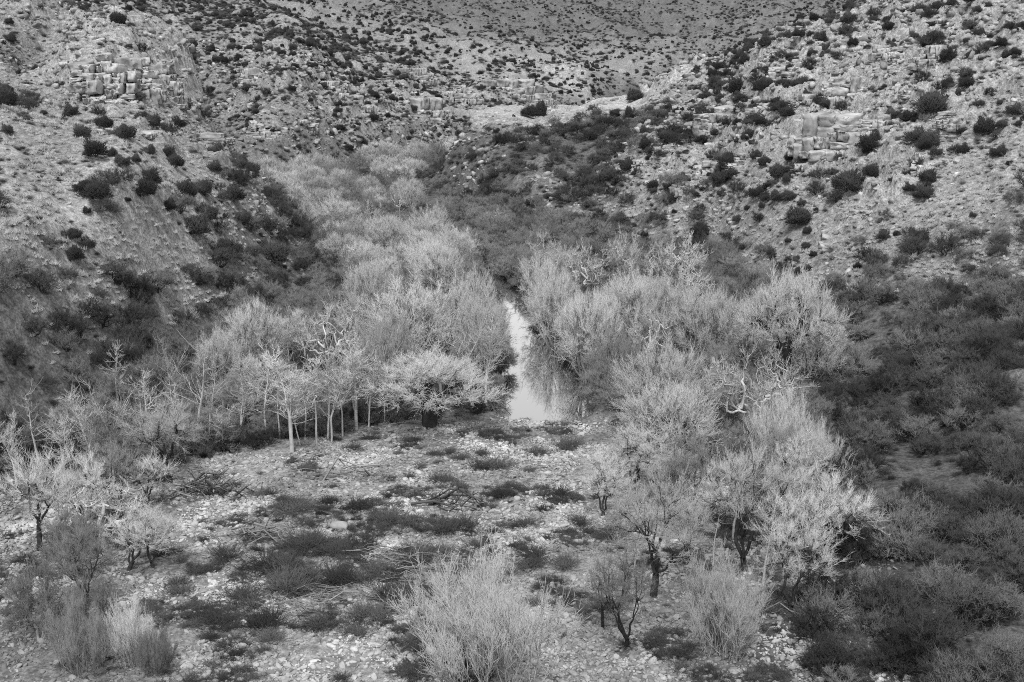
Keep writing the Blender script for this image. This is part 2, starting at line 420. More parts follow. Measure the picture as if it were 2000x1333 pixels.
class Grower:
    """branches that fork towards a cloud of crown points"""
    def __init__(s, seed, rtip=.02, expo=.5, crook=.12, lift=.25):
        s.r = np.random.default_rng(seed); s.rtip = rtip; s.expo = expo; s.crook = crook; s.lift = lift
        s.seg = []; s.tips = []
    def limb(s, a, b, ra, rb, crook=None):
        L = np.linalg.norm(b - a); k = max(2, min(8, int(L / .4) + 1)); c = s.crook if crook is None else crook
        v1, v2, v3 = s.r.normal(size=(3, 3)) * L * c
        pts = []
        for q in range(k + 1):
            t = q / k
            p_ = a + (b - a) * t + v1 * .45 * math.sin(math.pi * t) + v2 * .35 * math.sin(2 * math.pi * t) + v3 * .2 * math.sin(3 * math.pi * t)
            p_ = p_ - np.array([0, 0, 1.0]) * L * s.lift * .25 * math.sin(math.pi * t)
            pts.append(p_)
        for q in range(k):
            s.seg.append((pts[q], pts[q + 1], ra + (rb - ra) * q / k, ra + (rb - ra) * (q + 1) / k))
        return pts
    def rad(s, n): return s.rtip * n ** s.expo
    def fork(s, p, T, frac=.42, k=2, depth=0):
        nT = len(T)
        if nT == 1:
            pts = s.limb(p, T[0], s.rad(1), s.rad(1) * .5)
            d = T[0] - p; s.tips.append((T[0], d / (np.linalg.norm(d) + 1e-9), pts)); return
        kk = k if depth else max(k, 3)
        kk = min(kk + (1 if s.r.random() < .3 else 0), nT)
        C = T[s.r.choice(nT, kk, replace=False)]
        for _ in range(3):
            lab = np.argmin(((T[:, None] - C[None]) ** 2).sum(-1), 1)
            C = np.array([T[lab == q].mean(0) if (lab == q).any() else C[q] for q in range(kk)])
        for q in range(kk):
            G = T[lab == q]
            if not len(G): continue
            m = G.mean(0)
            node = p + (m - p) * frac * s.r.uniform(.8, 1.2) if len(G) > 1 else None
            if node is None: s.fork(p, G, frac, k, depth + 1)
            else:
                node = node + s.r.normal(size=3) * np.linalg.norm(m - p) * s.crook * .6
                s.limb(p, node, s.rad(nT * .35 + len(G) * .65), s.rad(len(G)))
                s.fork(node, G, frac, k, depth + 1)
    def wood(s, split=None):
        a = np.array([q[0] for q in s.seg]); c = np.array([q[1] for q in s.seg]); r0 = np.array([q[2] for q in s.seg]); r1 = np.array([q[3] for q in s.seg])
        c = c + (c - a) * .06
        parts = []
        big = r0 > .07
        if big.any(): parts.append(prisms(a[big], c[big], r0[big], r1[big], 7))
        if (~big).any(): parts.append(prisms(a[~big], c[~big], r0[~big], r1[~big], 3))
        return join(parts)
    def twigs(s, per, length, spread, up, rad, sub=4, radial=None, rw=0.0, along=.6):
        rr = s.r; P0 = []; Dn = []
        for tip, d, pts in s.tips:
            m = max(1, int(per * rr.uniform(.6, 1.4)))
            t = rr.random(m) ** along
            pts = np.array(pts); u = t * (len(pts) - 1.001); i = u.astype(int)
            P0.append(pts[i] + (pts[i + 1] - pts[i]) * (u - i)[:, None])
            dd = np.repeat(d[None], m, 0)
            if radial is not None:
                q = P0[-1] - np.array(radial); q /= np.linalg.norm(q, axis=1)[:, None] + 1e-9
                dd = dd * (1 - rw) + q * rw
            Dn.append(dd + rr.normal(size=(m, 3)) * spread + np.array([0, 0, up]))
        P0 = np.concatenate(P0); D = np.concatenate(Dn); D /= np.linalg.norm(D, axis=1)[:, None]
        Ls = length * rr.uniform(.45, 1.25, len(P0))
        P1 = P0 + D * Ls[:, None]
        parts = [cones(P0, P1, np.full(len(P0), rad))]
        if sub:
            Q0 = np.repeat(P0, sub, 0); Qd = np.repeat(P1 - P0, sub, 0)
            t = rr.uniform(.15, .95, len(Q0))[:, None]
            S = Q0 + Qd * t
            D2 = Qd / (np.linalg.norm(Qd, axis=1)[:, None]) + rr.normal(size=S.shape) * (spread * .9 + .2) + np.array([0, 0, up * .6])
            D2 /= np.linalg.norm(D2, axis=1)[:, None]
            parts.append(cones(S, S + D2 * (np.repeat(Ls, sub) * rr.uniform(.25, .6, len(S)))[:, None], np.full(len(S), rad * .7)))
        return join(parts)

def ellipsoid(rr, nn, cx, cz, rx, rz, lo=0.0, shell=.55):
    """points in the outer part of a dome; lo = lowest height fraction"""
    out = []
    while len(out) < nn:
        v = rr.normal(size=3); v /= np.linalg.norm(v)
        if v[2] < lo: continue
        q = shell + (1 - shell) * rr.random() ** .6
        lump = 1 + .16 * math.sin(v[0] * 5 + cx) * math.sin(v[1] * 6 + 2) + .1 * rr.normal()
        out.append((v[0] * rx * q * lump, v[1] * rx * q * lump, cz + v[2] * rz * q * lump))
    return np.array(out)

KIND = {}
def keep(kind, wood, twig, wmat, tmat, smooth=False):
    allv = np.concatenate([wood[0], twig[0]]) if wood is not None else twig[0]
    h = np.percentile(allv[:, 2], 99.7); w = (np.percentile(allv[:, 0], 99) - np.percentile(allv[:, 0], 1) + np.percentile(allv[:, 1], 99) - np.percentile(allv[:, 1], 1)) / 2
    wme = new_mesh(kind + '_trunk', wood[0], wood[1], 3, M[wmat]) if wood is not None else None
    tme = new_mesh(kind + '_crown', twig[0], twig[1], 3, M[tmat])
    KIND.setdefault(kind, []).append((wme, tme, h, w))

for v in range(4):      # dense dome-shaped willow with many stems
    rr = np.random.default_rng(100 + v)
    g = Grower(100 + v, rtip=.03, expo=.46, crook=.12, lift=.3)
    T = ellipsoid(rr, 230, v, 3.0, 4.2, 3.4, -.3, .6)
    for q in range(5):
        an = q * 1.257 + v; ctr = np.array([math.cos(an), math.sin(an)]) * 2.2
        sel = np.argsort(((T[:, :2] - ctr) ** 2).sum(1))[:max(1, len(T) // (5 - q))] if q < 4 else np.arange(len(T))
        G = T[sel]; T = np.delete(T, sel, 0)
        g.fork(np.array([math.cos(an) * .3, math.sin(an) * .3, -.3]), G, .4)
    keep('willow', g.wood(), g.twigs(12, .95, .42, .1, .0175, 5, (0, 0, 1.6), .75), 'grey_bark', 'willow')
for v in range(3):      # greyer, looser thicket willow
    rr = np.random.default_rng(140 + v)
    g = Grower(140 + v, rtip=.02, expo=.45, crook=.12, lift=.2)
    T = ellipsoid(rr, 130, v + 2, 2.6, 3.4, 4.0, -.4, .25)
    g.fork(np.array([0, 0, -.3]), T, .38)
    keep('thicket', g.wood(), g.twigs(15, .95, .5, .2, .02, 4, (0, 0, 0.8), .5), 'grey_bark', 'willow_mid')
for v in range(7):      # slender upright sycamore, single or forked, irregular bare crown
    rr = np.random.default_rng(200 + v)
    g = Grower(200 + v, rtip=.024, expo=.5, crook=.10, lift=.25)
    H = 10.0
    leaders = 1 if v in (0, 3, 5) else (2 if v != 6 else 3)
    split = rr.uniform(1.2, 4.5)
    for ld in range(leaders):
        lean = rr.normal(size=2) * (.5 if leaders == 1 else .9); Ht = H * (1 if ld == 0 else rr.uniform(.65, .95)); ph_ = rr.uniform(0, 6, 2)
        def axis(z):
            e = max(0, z - split) / (H - split)
            return np.array([lean[0] * e ** .9 * 1.3 + .16 * math.sin(z * .8 + ph_[0]) * (z / H), lean[1] * e ** .9 * 1.3 + .16 * math.cos(z * .7 + ph_[1]) * (z / H), z])
        tr = [axis(z) for z in np.linspace(-.3, Ht, 16)]
        r0 = (.15 if ld == 0 else .11)
        for q in range(15): g.seg.append((tr[q], tr[q + 1], r0 * (1 - q / 16.5), r0 * (1 - (q + 1) / 16.5)))
        nb = int(rr.integers(11, 18)); lo_ = rr.uniform(.3, .5)
        for q in range(nb):
            t = min(.985, lo_ + (1 - lo_) * ((q + rr.random()) / nb) ** .9)
            i_ = min(14, int(t * 15)); b0 = tr[i_] + (tr[i_ + 1] - tr[i_]) * (t * 15 - i_)
            an = q * 2.4 + rr.normal() * .8; Lb = (.7 + 2.3 * rr.random() ** 1.3) * (1.15 - .6 * t) * (1.0 if rr.random() < .85 else 1.7)
            el = rr.uniform(.45, 1.15)
            e = b0 + np.array([math.cos(an) * math.cos(el), math.sin(an) * math.cos(el), math.sin(el)]) * Lb
            Tt = e + rr.normal(size=(int(rr.integers(3, 6)), 3)) * Lb * .24 + (e - b0) * rr.uniform(-.4, .2, (1, 1))
            g.fork(b0, Tt, .5)
    keep('slender', g.wood(), g.twigs(4, .7, .45, .3, .015, 3), 'white_bark', 'willow_mid' if v % 2 else 'willow')
for v in range(3):      # crooked white sycamore with wide bent limbs
    rr = np.random.default_rng(300 + v)
    g = Grower(300 + v, rtip=.034, expo=.46, crook=.26, lift=-.1)
    T = ellipsoid(rr, 85, v, 5.2, 4.6, 3.6, -.45, .35)
    top = np.array([.3 * v - .3, 0, 3.2])
    g.limb(np.array([0, 0, -.3]), top, .30, .24, .08)
    g.fork(top, T, .45)
    keep('crooked', g.wood(), g.twigs(12, .8, .6, .35, .02, 4), 'white_bark', 'willow')
for v in range(4):      # dark-limbed tree: long ascending limbs, open airy pale crown
    rr = np.random.default_rng(400 + v)
    g = Grower(400 + v, rtip=.018, expo=.47, crook=.09, lift=.35)
    top = np.array([.2 - .15 * v, .1, .9 + .7 * (v % 3)])
    g.limb(np.array([0, 0, -.3]), top, .24, .2, .04)
    Tt = ellipsoid(rr, 110, v, 4.4, 3.3, 4.4, -.05, .35)
    Tt[:, :2] += rr.normal(size=2) * .5
    g.fork(top, Tt, .5)
    keep('darklimb', g.wood(), g.twigs(12, 1.15, .32, .3, .012, 5), 'dark_bark', 'willow' if v != 3 else 'willow_mid')
for v in range(1):      # old pollard: short thick trunk, wide twig mop
    rr = np.random.default_rng(450)
    g = Grower(450, rtip=.028, expo=.5, crook=.14, lift=.1)
    T = np.concatenate([ellipsoid(rr, 150, 1, 4.4, 5.0, 2.2, -.35, .5), ellipsoid(rr, 60, 2, 5.6, 3.2, 2.2, -.1, .4)])
    top = np.array([0.1, 0, 3.0]); g.limb(np.array([0, 0, -.3]), top, .62, .55, .03)
    g.fork(top, T, .4, 3)
    keep('pollard', g.wood(), g.twigs(19, 1.05, .5, .15, .017, 5, (0, 0, 3.0), .4), 'dark_bark', 'willow')
for v in range(4):      # broom-like clump of pale wands, uneven and tangled
    rr = np.random.default_rng(500 + v)
    g = Grower(500 + v, rtip=.014, expo=.42, crook=.12, lift=.1)
    for q in range(24):
        an = rr.uniform(0, 6.28); rb = 1.5 * math.sqrt(rr.random()); hq = rr.uniform(.55, 1.15)
        c_ = np.array([math.cos(an), math.sin(an), 0]) * rb
        Tt = ellipsoid(rr, 8, v, 1.9 * hq, .8, 2.2 * hq, .0, .3) + c_ * 1.5 + np.append(rr.normal(size=2) * .5, 0)
        g.fork(c_ + np.array([0, 0, -.2]), Tt, .45)
    keep('broom' if v < 2 else 'greybroom', g.wood(), g.twigs(17, .9, .34, .38, .012, 4), 'white_bark' if v < 2 else 'grey_bark', 'willow' if v < 2 else 'willow_mid')
for v in range(4):      # dark thorn scrub
    rr = np.random.default_rng(600 + v)
    g = Grower(600 + v, rtip=.02, expo=.5, crook=.2, lift=0)
    T = ellipsoid(rr, 75, v, .9, 2.0, 1.7, -.2, .4)
    for q in range(3):
        an = q * 2.1 + v; sel = np.arange(len(T))[q::3]
        g.fork(np.array([math.cos(an) * .2, math.sin(an) * .2, -.2]), T[sel], .42)
    keep('scrub', g.wood(), g.twigs(16, .62, .6, .25, .017, 3), 'dark_bark', 'scrub' if v < 2 else 'scrub_mid')
for v in range(3):      # spiky dark juniper or yucca-like bush
    rr = np.random.default_rng(700 + v)
    nn = 2600
    d = rr.normal(size=(nn, 3)); d[:, 2] = np.abs(d[:, 2]) * 1.1 - .12; d /= np.linalg.norm(d, axis=1)[:, None]
    lump = 1 + .32 * np.sin(d[:, 0] * 5 + v) * np.cos(d[:, 1] * 4 + 2 * v) + .2 * np.sin(d[:, 2] * 7 + d[:, 0] * 4 + v)
    q = (.35 + .6 * rr.random(nn) ** .5) * lump
    p0 = d * q[:, None] * np.array([1.25, 1.25, 1.35]) + np.array([0, 0, .35])
    dr = d + rr.normal(size=(nn, 3)) * .35 + np.array([0, 0, .35]); dr /= np.linalg.norm(dr, axis=1)[:, None]
    tw = cones(p0, p0 + dr * (.15 + .5 * rr.random(nn) ** 2.2)[:, None], rr.uniform(.025, .05, nn))
    g = Grower(700 + v, rtip=.03, expo=.5, crook=.2)
    g.fork(np.array([0, 0, -.2]), np.array([[.5, .2, .9], [-.4, .4, 1.0], [.1, -.5, 1.0], [0, .1, 1.2]]) + rr.normal(size=(4, 3)) * .1, .4)
    keep('juniper', g.wood(), tw, 'dark_bark', 'juniper')
for v in range(3):      # low feathery weed clump
    rr = np.random.default_rng(800 + v)
    nn = 330
    p0 = np.c_[rr.normal(size=(nn, 2)) * (.16 + .3 * rr.random((nn, 1))), rr.uniform(0, .2, nn)]
    dr = np.c_[p0[:, :2] * 1.2 + rr.normal(size=(nn, 2)) * .45, rr.uniform(.25, 1.2, nn)]; dr /= np.linalg.norm(dr, axis=1)[:, None]
    p1 = p0 + dr * (.2 + .9 * rr.random(nn) ** 1.6)[:, None]
    s0 = np.repeat(p0, 2, 0) + np.repeat(p1 - p0, 2, 0) * rr.uniform(.3, .9, nn * 2)[:, None]
    d2 = np.repeat(dr, 2, 0) + rr.normal(size=(nn * 2, 3)) * .5; d2 /= np.linalg.norm(d2, axis=1)[:, None]
    tw = join([cones(p0, p1, np.full(nn, .015)), cones(s0, s0 + d2 * rr.uniform(.1, .32, nn * 2)[:, None], np.full(nn * 2, .011))])
    keep('weed', None, tw, None, 'weed')
for v in range(2):      # tuft of dry bunch grass
    rr = np.random.default_rng(850 + v)
    nn = 46
    p0 = np.c_[rr.normal(size=(nn, 2)) * .10, np.full(nn, -.03)]
    dr = np.c_[rr.normal(size=(nn, 2)) * .6, rr.uniform(.5, 1.1, nn)]; dr /= np.linalg.norm(dr, axis=1)[:, None]
    keep('tuft', None, cones(p0, p0 + dr * rr.uniform(.2, .5, nn)[:, None], np.full(nn, .028)), None, 'straw')

# ------------------------------------------------------------------ placing plants
def plant(name, kind, v, X, Y, sx, sz, rot, label, cat, group=None, z=None, tilt=(0, 0)):
    wme, tme, h, w = KIND[kind][v % len(KIND[kind])]
    z = float(ground([X], [Y])[0]) if z is None else z
    if wme is None:
        o = bpy.data.objects.new(name, tme); root = o; kids = []
    else:
        root = bpy.data.objects.new(name, None); root.empty_display_size = .5
        kids = [bpy.data.objects.new('trunk', wme), bpy.data.objects.new('crown', tme)]
    root.location = (X, Y, z - .05); root.rotation_euler = (tilt[0], tilt[1], rot); root.scale = (sx, sx, sz)
    col.objects.link(root)
    for c in kids:
        c.parent = root; col.objects.link(c)
    return tag(root, label, cat, group)
def tree_top(name, kind, v, px, top, Y, wpx, label, group=None, cat='tree', rot=None, tilt=(0, 0)):
    """a tree of this distance whose tip shows at (px, top) and whose crown is wpx wide"""
    X, _, Zt = at_depth(px, top, Y)
    g = float(ground([X], [Y])[0]); h = max(1.2, Zt - g)
    kh, kw = KIND[kind][v % len(KIND[kind])][2:]
    sz = h / kh; sx = (wpx * math.hypot(Y, 20) / F) / kw
    sx = min(max(sx, sz * .55), sz * 1.9)
    return plant(name, kind, v, X, Y, sx, sz, R.uniform(0, 6.28) if rot is None else rot, label, cat, group, z=g, tilt=tilt)
def Yof(py):    # distance of level valley ground seen at this row
    a, b, c = ray(1000, py); return -CAM_H / c * b

# ------------------------------------------------------------------ stones
def cube_block(seed, nn=3, rough=.13, round_=.35):
    rr = np.random.default_rng(seed)
    vid = {}; V = []; Fq = []
    def vert(p):
        kk = tuple(np.round(p, 4))
        if kk not in vid: vid[kk] = len(V); V.append(np.array(p, float))
        return vid[kk]
    g = np.linspace(-1, 1, nn + 1)
    for ax in range(3):
        for sgn in (-1, 1):
            for i in range(nn):
                for j in range(nn):
                    q = []
                    for (a, b) in ((i, j), (i + 1, j), (i + 1, j + 1), (i, j + 1)):
                        p = [0, 0, 0]; p[ax] = sgn; p[(ax + 1) % 3] = g[a]; p[(ax + 2) % 3] = g[b]; q.append(vert(p))
                    Fq.append(q if sgn > 0 else q[::-1])
    V = np.array(V); nrm = V / np.linalg.norm(V, axis=1)[:, None]
    V = V * (1 - round_) + nrm * 1.25 * round_ + rr.normal(size=V.shape) * rough
    return V * .5, np.array(Fq)
BLOCKS = []
def facet_block(seed):
    V, Fq = cube_block(seed, 6, 0.0, .06)
    ph = np.random.default_rng(seed).uniform(0, 50, 3)
    nx = fbm(V[:, 1] * 2.2 + ph[0], V[:, 2] * 2.2 + ph[1], 4, seed % 90); ny = fbm(V[:, 0] * 2.2 + ph[1], V[:, 2] * 2.2 + ph[2], 4, seed % 90 + 3); nz_ = fbm(V[:, 0] * 2.2 + ph[2], V[:, 1] * 2.2 + ph[0], 4, seed % 90 + 7)
    return V + np.c_[nx, ny, nz_] * .10, Fq
for v in range(8):
    V, Fq = facet_block(900 + v); BLOCKS.append(new_mesh('rock_block', V, Fq, 4, M['cliff']))
STONES = []
for v in range(6):
    V, Fq = cube_block(930 + v, 2, .11, .25); STONES.append(new_mesh('stone', V, Fq, 4, M['rock']))
COBBLES = []
for v in range(6):
    V, Fq = cube_block(950 + v, 3, .07, .8); COBBLES.append(new_mesh('cobble', V * np.array([1, .75, .5]), Fq, 4, M['cobble'], True))

# ------------------------------------------------------------------ uncountable scatter (one object each)
def scatter(name, pts, rot, scl, idx, meshes, label, cat):
    src = bpy.data.collections.new(name + ' source')
    for i, m in enumerate(meshes):
        src.objects.link(bpy.data.objects.new('%s source %02d' % (name, i), m))
    me = bpy.data.meshes.new(name); me.vertices.add(len(pts)); me.vertices.foreach_set('co', np.asarray(pts, np.float32).ravel())
    for nm, ty, arr, key in (('rot', 'FLOAT_VECTOR', rot, 'vector'), ('scl', 'FLOAT_VECTOR', scl, 'vector'), ('idx', 'INT', idx, 'value')):
        a = me.attributes.new(nm, ty, 'POINT'); a.data.foreach_set(key, np.asarray(arr, np.int32 if ty == 'INT' else np.float32).ravel())
    o = bpy.data.objects.new(name, me); col.objects.link(o)
    ng = bpy.data.node_groups.new(name, 'GeometryNodeTree')
    ng.interface.new_socket('Geometry', in_out='INPUT', socket_type='NodeSocketGeometry')
    ng.interface.new_socket('Geometry', in_out='OUTPUT', socket_type='NodeSocketGeometry')
    N = ng.nodes; Lk = ng.links
    gi = N.new('NodeGroupInput'); go = N.new('NodeGroupOutput')
    ci = N.new('GeometryNodeCollectionInfo'); ci.inputs[0].default_value = src; ci.inputs[1].default_value = True; ci.inputs[2].default_value = True
    ip = N.new('GeometryNodeInstanceOnPoints')
    def attr(nm, ty):
        q = N.new('GeometryNodeInputNamedAttribute'); q.data_type = ty; q.inputs[0].default_value = nm; return q.outputs[0]
    er = N.new('FunctionNodeEulerToRotation')
    Lk.new(attr('rot', 'FLOAT_VECTOR'), er.inputs[0])
    Lk.new(gi.outputs[0], ip.inputs['Points']); Lk.new(ci.outputs[0], ip.inputs['Instance'])
    ip.inputs['Pick Instance'].default_value = True
    Lk.new(attr('idx', 'INT'), ip.inputs['Instance Index']); Lk.new(er.outputs[0], ip.inputs['Rotation']); Lk.new(attr('scl', 'FLOAT_VECTOR'), ip.inputs['Scale'])
    Lk.new(ip.outputs[0], go.inputs[0])
    md = o.modifiers.new('scatter', 'NODES'); md.node_group = ng
    return tag(o, label, cat, kind='stuff')

def sample_fan(nn, y0, y1, lim=.5, rr=R):
    """even sampling of the ground in plan"""
    Y = np.sqrt(rr.uniform((y0 + 10) ** 2, (y1 + 10) ** 2, nn)) - 10
    X = rr.uniform(-lim, lim, nn) * (Y + 10)
    return X, Y
BAR_L = [(-60, 84), (-28, 95), (-18.5, 102), (-13.6, 105), (-4, 108.2), (2, 108.5), (8, 109.5), (11, 101), (18, 92), (25, 82), (23, 66), (21, 50), (-60, 50)]
BAR = np.array(BAR_L, float)
def tone_scatter_xyz(X, Y, sink=0.0):
    return np.c_[X, Y, ground(X, Y) - sink]

# river cobbles over the whole bar, thinning into the trees
X, Y = sample_fan(330000, 50, 112, .62)
bd = poly_dist(X, Y, BAR) + 3.0 * fbm(X / 6, Y / 6, 3, 61)
patch = fbm(X / 4.5, Y / 4.5, 4, 63)
rd = river_dist(X, Y)
kp = (bd < R.uniform(-2, 1.5, len(X))) & (rd > -1.2) & (R.random(len(X)) < np.clip(.66 + 1.0 * patch, .06, 1))
X, Y = X[kp], Y[kp]
nn = len(X); sz = .075 + .30 * R.random(nn) ** 6.0 + .06 * R.random(nn)
scatter('cobbles', tone_scatter_xyz(X, Y, -.01), np.c_[R.normal(size=(nn, 2)) * .35, R.uniform(0, 6.28, nn)], np.c_[sz * R.uniform(.8, 1.5, nn), sz * R.uniform(.8, 1.3, nn), sz * R.uniform(.7, 1.3, nn)],
        R.integers(0, 6, nn), COBBLES, 'pale rounded river cobbles covering the gravel bar', 'cobbles')
X, Y = sample_fan(26000, 50, 110, .55)
bd = poly_dist(X, Y, BAR); wet = fbm(X / 7, Y / 5, 3, 65) + .55 * sstep(96, 74, Y) * sstep(14, 4, np.abs(X + 10)) + .5 * sstep(8, 18, X)
kp = (bd < 1) & (river_dist(X, Y) > .5) & (R.random(len(X)) < sstep(.05, .95, wet) * .55)
X, Y = X[kp], Y[kp]; nn = len(X); sz = R.uniform(.25, .7, nn)
scatter('dead_weeds', tone_scatter_xyz(X, Y, .02), np.c_[np.zeros((nn, 2)), R.uniform(0, 6.28, nn)], np.c_[sz * R.uniform(.8, 1.5, nn), sz, sz * R.uniform(.4, .9, nn)], R.integers(0, 3, nn), [q[1] for q in KIND['weed']],
        'thin dead weeds growing between the cobbles of the bar', 'weeds')
# loose angular scree on the slopes
X, Y = sample_fan(150000, 60, 470, .5)
zt, ft, pdt, rdt, lmt = terrain(X, Y)
dens = sstep(.15, .6, ft[:, 1] + .35 * fbm(X / 12, Y / 12, 3, 71)) * sstep(0, 6, pdt) * sstep(.14, .24, ft[:, 1])
kp = R.random(len(X)) < dens * np.clip(1.15 - Y / 700, .3, 1) * .75
X, Y, zt = X[kp], Y[kp], zt[kp]; nn = len(X)
sz = (.22 + .75 * R.random(nn) ** 3.5) * np.clip(Y / 190, .8, 1.7)
scatter('scree', np.c_[X, Y, zt - .05], np.c_[R.normal(size=(nn, 2)) * .4, R.uniform(0, 6.28, nn)], np.c_[sz * R.uniform(.8, 1.8, nn), sz * R.uniform(.7, 1.2, nn), sz * R.uniform(.5, 1.0, nn)],
        R.integers(0, 6, nn), STONES, 'loose pale angular stones strewn over the canyon slopes', 'stones')
# bunch grass on the soil slopes
X, Y = sample_fan(110000, 75, 330, .5)
zt, ft, pdt, rdt, lmt = terrain(X, Y)
kp = (R.random(len(X)) < np.clip(1.1 - 1.3 * ft[:, 1], .06, 1) * sstep(0, 8, pdt) * sstep(.2, .3, ft[:, 2]) * np.clip(.65 + fbm(X / 6, Y / 6, 3, 73), .1, 1)) 
X, Y, zt = X[kp], Y[kp], zt[kp]; nn = len(X); sz = R.uniform(.7, 1.7, nn)
scatter('dry_grass', np.c_[X, Y, zt], np.c_[np.zeros((nn, 2)), R.uniform(0, 6.28, nn)], np.c_[sz, sz, sz * R.uniform(.6, 1.1, nn)], R.integers(0, 2, nn), [q[1] for q in KIND['tuft']],
        'pale dry bunch grass growing over the soil slopes', 'grass')

# low dark brush speckling the slopes
X, Y = sample_fan(80000, 60, 640, .5)
zt, ft, pdt, rdt, lmt = terrain(X, Y)
kp = (poly_dist(X, Y, TERRACE) > 0) & (R.random(len(X)) < sstep(1, 6, pdt) * np.clip(.6 + 1.0 * fbm(X / 10, Y / 10, 4, 75), .06, 1))
X, Y, zt = X[kp], Y[kp], zt[kp]; nn = len(X); sz = R.uniform(.2, .62, nn) * np.clip(Y / 190, .8, 1.6)
scatter('low_brush', np.c_[X, Y, zt - .03], np.c_[np.zeros((nn, 2)), R.uniform(0, 6.28, nn)], np.c_[sz, sz, sz * R.uniform(.8, 1.4, nn)], R.integers(0, 3, nn), [q[1] for q in KIND['weed']],
        'low dark brush speckling the stony slopes', 'brush')

X, Y = sample_fan(60000, 560, 1500, .5)
zt, ft, pdt, rdt, lmt = terrain(X, Y)
kp = R.random(len(X)) < np.clip(.45 + 1.1 * fbm(X / 45, Y / 45, 4, 77), .08, .95)
X, Y, zt = X[kp], Y[kp], zt[kp]; nn = len(X); sz = R.uniform(.7, 1.9, nn)
scatter('distant_brush', np.c_[X, Y, zt - .03], np.c_[np.zeros((nn, 2)), R.uniform(0, 6.28, nn)], np.c_[sz, sz, sz * R.uniform(.6, 1.1, nn)], R.integers(0, 3, nn), [q[1] for q in KIND['weed']],
        'fine dark brush speckling the back hill', 'brush')

# ------------------------------------------------------------------ landmarks used to say which of many look-alikes is meant
MARKS = []
def mark(X, Y, short): MARKS.append((X, Y, short))
def near(X, Y):
    A_ = np.array([(m[0], m[1]) for m in MARKS]); k_ = int(np.argmin(((A_ - np.array([X, Y])) ** 2).sum(1)))
    d_ = math.hypot(MARKS[k_][0] - X, MARKS[k_][1] - Y)
    return ('right beside the ' if d_ < 3.5 else 'close to the ' if d_ < 7 else 'some way from the ' if d_ < 13 else 'far from the ') + MARKS[k_][2]
for px_, py_, nm_ in [
    (838, 832, 'thick-trunked old willow'), (1485, 868, 'big white sycamore'), (645, 752, 'snaking white sycamore'), (1295, 838, 'brush-head willow dome'), (1545, 755, 'bright cottonwood'), (1285, 1165, 'big forked mesquite'),
    (1468, 1115, 'straight-trunked mesquite'), (1548, 1140, 'gnarled black mesquite'), (955, 1285, 'large pale broom shrub'), (1425, 1270, 'pale wand-like shrub'), (320, 945, 'black-trunked round mesquite'),
    (190, 1090, 'twisted sprawling sycamore'), (492, 728, 'rounded willow'), (800, 705, 'broad willow dome'), (755, 505, 'bright spreading crown'), (1062, 590, 'leaning dead-white sycamore'),
    (1345, 575, 'bare white sycamore'), (970, 452, 'ghost-white tree'), (1605, 935, 'pale feathery willow'), (690, 838, 'forked slender sycamore'), (1160, 775, 'drooping willow'), (958, 745, 'pool-overhanging willow'),
    (850, 590, 'crown amid the grove'), (1385, 715, 'flat-topped willow'), (648, 462, 'rounded pale crown'), (1242, 950, 'dark-limbed mesquite'),
    (405, 965, 'tangled root wad'), (760, 1092, 'mat of combed driftwood'), (640, 1165, 'long stick drift'), (890, 990, 'dark heap of logs'), (690, 932, 'long pale log'), (970, 905, 'tall dark weed clump'), (500, 1050, 'forked pale log')]:
    a_, b_, c_ = ray(px_, py_); t_ = CAM_H / -c_; mark(a_ * t_, b_ * t_, nm_)
_mk = [(1605, 305, 'layered cliff block'), (1330, 378, 'thin bedded ledges'), (1388, 262, 'smooth slab face'), (1800, 345, 'square boulder outcrop'), (1838, 280, 'tall broken outcrop'), (1500, 125, 'pale crest rocks'), (1730, 125, 'wide high ledge'),
       (222, 200, 'cracked cliff wall'), (348, 208, 'cliff nose'), (260, 262, 'bench rim'), (525, 272, 'overhanging ledge'), (715, 230, 'rounded far cliff'), (850, 245, 'stepped cliff nose'), (830, 165, 'long sloping ledge'),
       (1025, 200, 'banded cliff'), (1050, 232, 'spreading terrace-edge bush'), (280, 378, 'largest round spiky bush'), (1560, 440, 'slope-foot bush'), (440, 490, 'scrub-top bushes'), (1232, 232, 'terrace-end bush'), (600, 260, 'broken bright rocks'), (1700, 265, 'narrow buttress'), (1480, 235, 'crest ledge'), (1760, 200, 'high broken ledge'), (1690, 420, 'low stony ledge'), (1560, 345, 'low pale step'), (620, 150, 'hilltop ledge'), (480, 170, 'pale rock rib'), (1250, 330, 'small broken ledge'), (1820, 130, 'seamed cliff band')]
for (px_, py_, nm_), h_ in zip(_mk, vis_hit([q[0] for q in _mk], [q[1] for q in _mk])): mark(h_[0], h_[1], nm_)
def size_word(s, lo, hi): return 'small' if s < lo else ('large' if s > hi else 'mid-sized')

